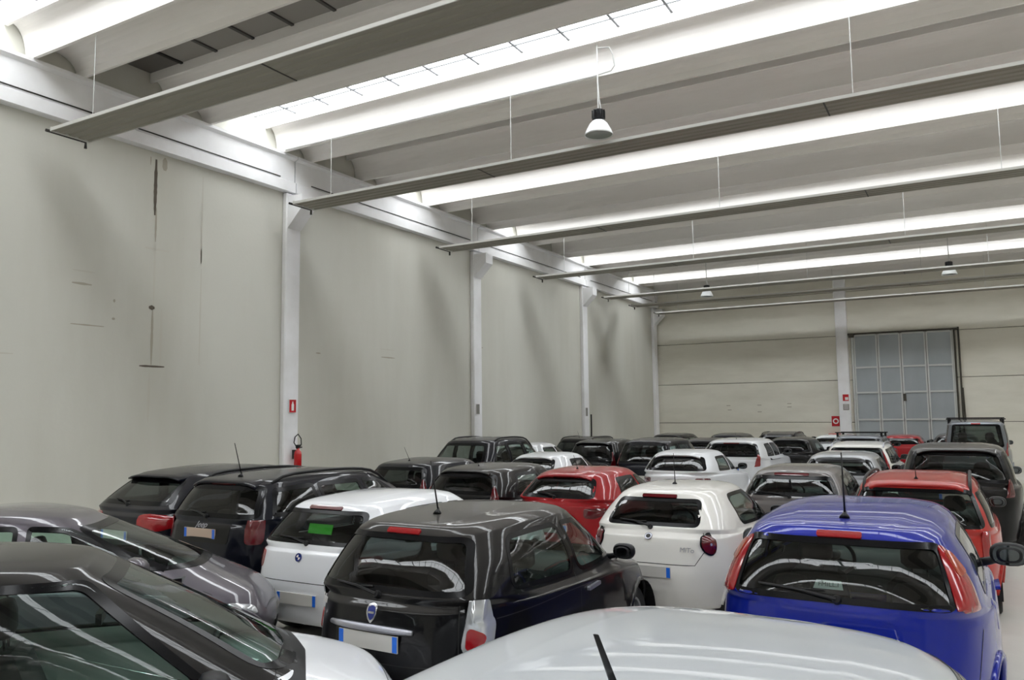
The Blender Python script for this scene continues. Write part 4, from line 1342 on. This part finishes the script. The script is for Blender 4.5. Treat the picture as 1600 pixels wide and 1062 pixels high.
car('tomato red estate with roof rails behind the blue hatchback', G, S_WAGON, 'p_red2', (-.58, 9.80), 90, 0,
    dict(ant=(.70, .7), rails=(.42, 2.6, .05, 'black'), lamps=[('tail_lamp', [(.10, .70, .98), (.06, .69, .70), (.18, .83, .70), (.24, .83, .96)], 'red', .006, .01)], spoiler=(.05, None), plate=(.66, 'plate'), wiper=(1.0, .4), gside='g_mid', grear='g_mid'))
car('warm grey five-door hatchback right of the white car with round lamps', G, dict(S_HATCH, W=1.68, H=1.42, bpil=(1.28, 2.02), pil_c=(.60, .82), L=4.0), 'p_grey', (-2.36, 12.15), 90, 1,
    dict(brake=(.25, .012, 'dred'), lamps=[('tail_lamp', LAMP(.56, .84, .74, .92), 'red', .006, .01)], grear='g_mid', wiper=(1.02, .4), plate=(.66, 'plate')))
car('dark hatchback with a thin antenna, left of the bright red hatchback', G, dict(S_HATCH, L=3.85, H=1.44), 'p_blackdust', (-7.1, 10.45), 90, 1,
    dict(mirrors=0, ant=(.8, .5), spoiler=(.06, None), lamps=[('tail_lamp', CLAMP(.62, .83, .84, 1.2), 'dred', .006, .01)], plate=(.66, 'plate')))
car('black hatchback mostly hidden behind the black estate with roof rails', G, dict(S_HATCH, L=3.8, H=1.47, xbf=2.9, xrf=2.25, wheels=(.66, 3.05)), 'p_navy', (-8.87, 11.0), 90, 1,
    dict(mirrors=0, ant=(.7, .7), lamps=[('tail_lamp', CLAMP(.62, .83, .84, 1.2), 'dred', .006, .01)], plate=(.66, 'plate')))
car('dark crossover with a sloping grey rear window beside the second wall column', G, dict(S_COUPE_SUV, H=1.72, belt=(1.14, 1.1, 1.1)), 'p_navy', (-10.12, 14.88), 90, 1,
    dict(rails=(.9, 2.7, .05, 'black'), lamps=[('tail_lamp', LAMP(.5, .88, .88, 1.08, .3), 'dred', .006, .01)], plate=(.8, 'plate'), grear='g_mid', wr=.34))
car('white hatchback with an eye-shaped rear window, right of the dark crossover', G, dict(S_ROUND, H=1.42), 'p_white', (-11.3, 19.4), 90, 1,
    dict(spoiler=(.08, None), lamps=[('tail_lamp', LAMP(.5, .84, .82, .96, .3), 'red', .006, .01)], plate=(.66, 'plate')))
car('small white hatchback between the dark hatchback and the black hatchback', G, dict(S_ROUND, L=3.7, wheels=(.7,3.0), xbf=2.75, xrf=2.1, H=1.40), 'p_white', (-8.28, 14.9), 90, 1,
    dict(spoiler=(.08, None), lamps=[('tail_lamp', LAMP(.5, .84, .82, .96, .3), 'red', .006, .01)], plate=(.66, 'plate')))
car('black hatchback with a wide rear window reflecting a row of skylight panes', G, dict(S_HATCH, H=1.54, W=1.70, wroof=.60, rw=(.53, .66, None, 1.03)), 'p_black', (-8.85, 19.4), 90, 1,
    dict(spoiler=(.10, None), lamps=[('tail_lamp', CLAMP(.66, .86, .84, 1.3), 'dred', .006, .01)], plate=(.66, 'plate')))
car('black boxy car with a square side window, right of the black hatchback', G, dict(S_WAGON, H=1.60, L=4.3, W=1.66), 'p_navy', (-7.15, 18.75), 90, 1,
    dict(mirrors=0, lamps=[('tail_lamp', CLAMP(.66, .86, .84, 1.3), 'dred', .006, .01)], plate=(.66, 'plate')))
car('white hatchback with dark wraparound glass behind the white car with round lamps', G, dict(S_ROUND, H=1.46, W=1.76, belt=(1.06, 1.0, .97), wroof=.60, rw=(.54, .66, None, 1.08)), 'p_white', (-5.32, 15.7), 90, 1,
    dict(spoiler=(.10, None), lamps=[('tail_lamp', LAMP(.5, .86, .82, .96, .3), 'dred', .006, .01)], plate=(.66, 'plate')))
car('white tall car with a thick white rear pillar, behind the white hatchback', G, dict(S_SUV, H=1.56, W=1.76, pil_c=(.75, .88), bpil=(1.5, 2.2)), 'p_white', (-5.3, 20.1), 90, 1,
    dict(ant=(.9, .5), brake=(.2, .012, 'red'), spoiler=(.06, None), lamps=[('tail_lamp', CLAMP(.66, .88, .90, 1.2), 'red', .006, .01)], plate=(.8, 'plate'), grear='g_dark', gside='g_dark', wr=.34))
car('silver hatchback behind the warm grey five-door hatchback', G, dict(S_HATCH, H=1.43, bpil=(1.28, 2.02), pil_c=(.60, .82)), 'p_silver', (-2.25, 16.4), 90, 1,
    dict(lamps=[('tail_lamp', LAMP(.56, .84, .74, .92), 'red', .006, .01)], plate=(.66, 'plate'), spoiler=(.05, None)))
car('white roofed estate with tall red tail lamps, behind the silver hatchback', G, dict(S_WAGON, L=4.5, W=1.82, H=1.47, wbelt=.82, wroof=.64, wheels=(.9, 3.6)), 'p_white2', (-2.42, 20.6), 90, 1,
    dict(lamps=[('tail_lamp', [(.36, .60, 1.36), (.30, .66, 1.36), (.14, .84, .98), (.20, .88, .72), (.06, .76, .72), (.10, .72, 1.0)], 'red', .01, .012)], rails=(.5, 2.6, .04, 'satin'), plate=(.66, 'plate')))
car('large black SUV with a broad grey-brown roof behind the red estate', G, dict(S_SUV, H=1.69, W=1.86, L=4.45, wroof=.68), 'p_blackdust', (-.22, 14.3), 90, 1,
    dict(spoiler=(.08, None), lamps=[('tail_lamp', CLAMP(.70, .91, .92, 1.2), 'dred', .006, .01)], plate=(.9, 'plate'), wr=.35))
car('steel grey van with a black roof rack beside the sliding door', G, dict(S_VAN, H=1.92), 'p_steel', (.15, 26.6), 90, 1,
    dict(rack=(.5, 1.5, 2.4), brake=(.12, .012, 'red'), lamps=[('tail_lamp', CLAMP(.74, .89, .9, 1.3), 'red', .006, .01)], plate=(.9, 'plate'), grear='g_dark'))
car('dark hatchback in the far rows, right of the white tall car', G, dict(S_HATCH, H=1.44), 'p_black', (-4.82, 25.0), 90, 2, dict(spoiler=(.05, None)))
car('white hatchback in the far rows below the red fire hose sign', G, dict(S_ROUND, H=1.36), 'p_white', (-4.35, 30.2), 90, 2, dict(spoiler=(.05, None)))
car('pale grey SUV with a roof rack, far in front of the sliding door', G, dict(S_SUV, H=1.52), 'p_steel', (-2.95, 25.6), 90, 2, dict(rack=(.9, 2.2), lamps=[('tail_lamp', CLAMP(.68, .88, .92, 1.2), 'red', .006, .01)]))
car('small red hatchback in the last row in front of the sliding door', G, dict(S_HATCH, W=1.62, wbelt=.74, H=1.34), 'p_red', (-2.15, 31.3), 90, 2, dict(lamps=[('tail_lamp', CLAMP(.6, .78, .84, 1.2), 'red', .006, .01)]))
car('white saloon in the far rows, past the black boxy car', G, dict(S_ROUND, H=1.38), 'p_white', (-9.1, 24.4), 90, 2, dict())
car('dark hatchback in the far rows, right of the far white saloon', G, dict(S_HATCH, H=1.42), 'p_blackdust', (-7.3, 24.2), 90, 2, dict())
car('black estate in the last row, near the back left corner of the hall', G, dict(S_WAGON, H=1.40), 'p_black', (-10.4, 30.0), 90, 2, dict())
car('dark estate in the last row, below the first wall mark of the back wall', G, dict(S_WAGON, H=1.40), 'p_navy', (-8.2, 30.4), 90, 2, dict())
car('dark SUV in the last row, behind the white tall car', G, dict(S_SUV, H=1.45), 'p_blackdust', (-6.3, 30.6), 90, 2, dict(rails=(.5, 2.5, .04, 'black')))
car('black estate by the left wall, behind the white car with the eye-shaped window', G, dict(S_WAGON, H=1.46), 'p_black', (-11.4, 23.6), 90, 2, dict(ant=(.8, .6), rails=(.5, 2.5, .05, 'black')))
car('dark grey estate in the last row behind the steel grey van', G, dict(S_WAGON, H=1.38), 'p_grey', (-.45, 31.6), 90, 2, dict())
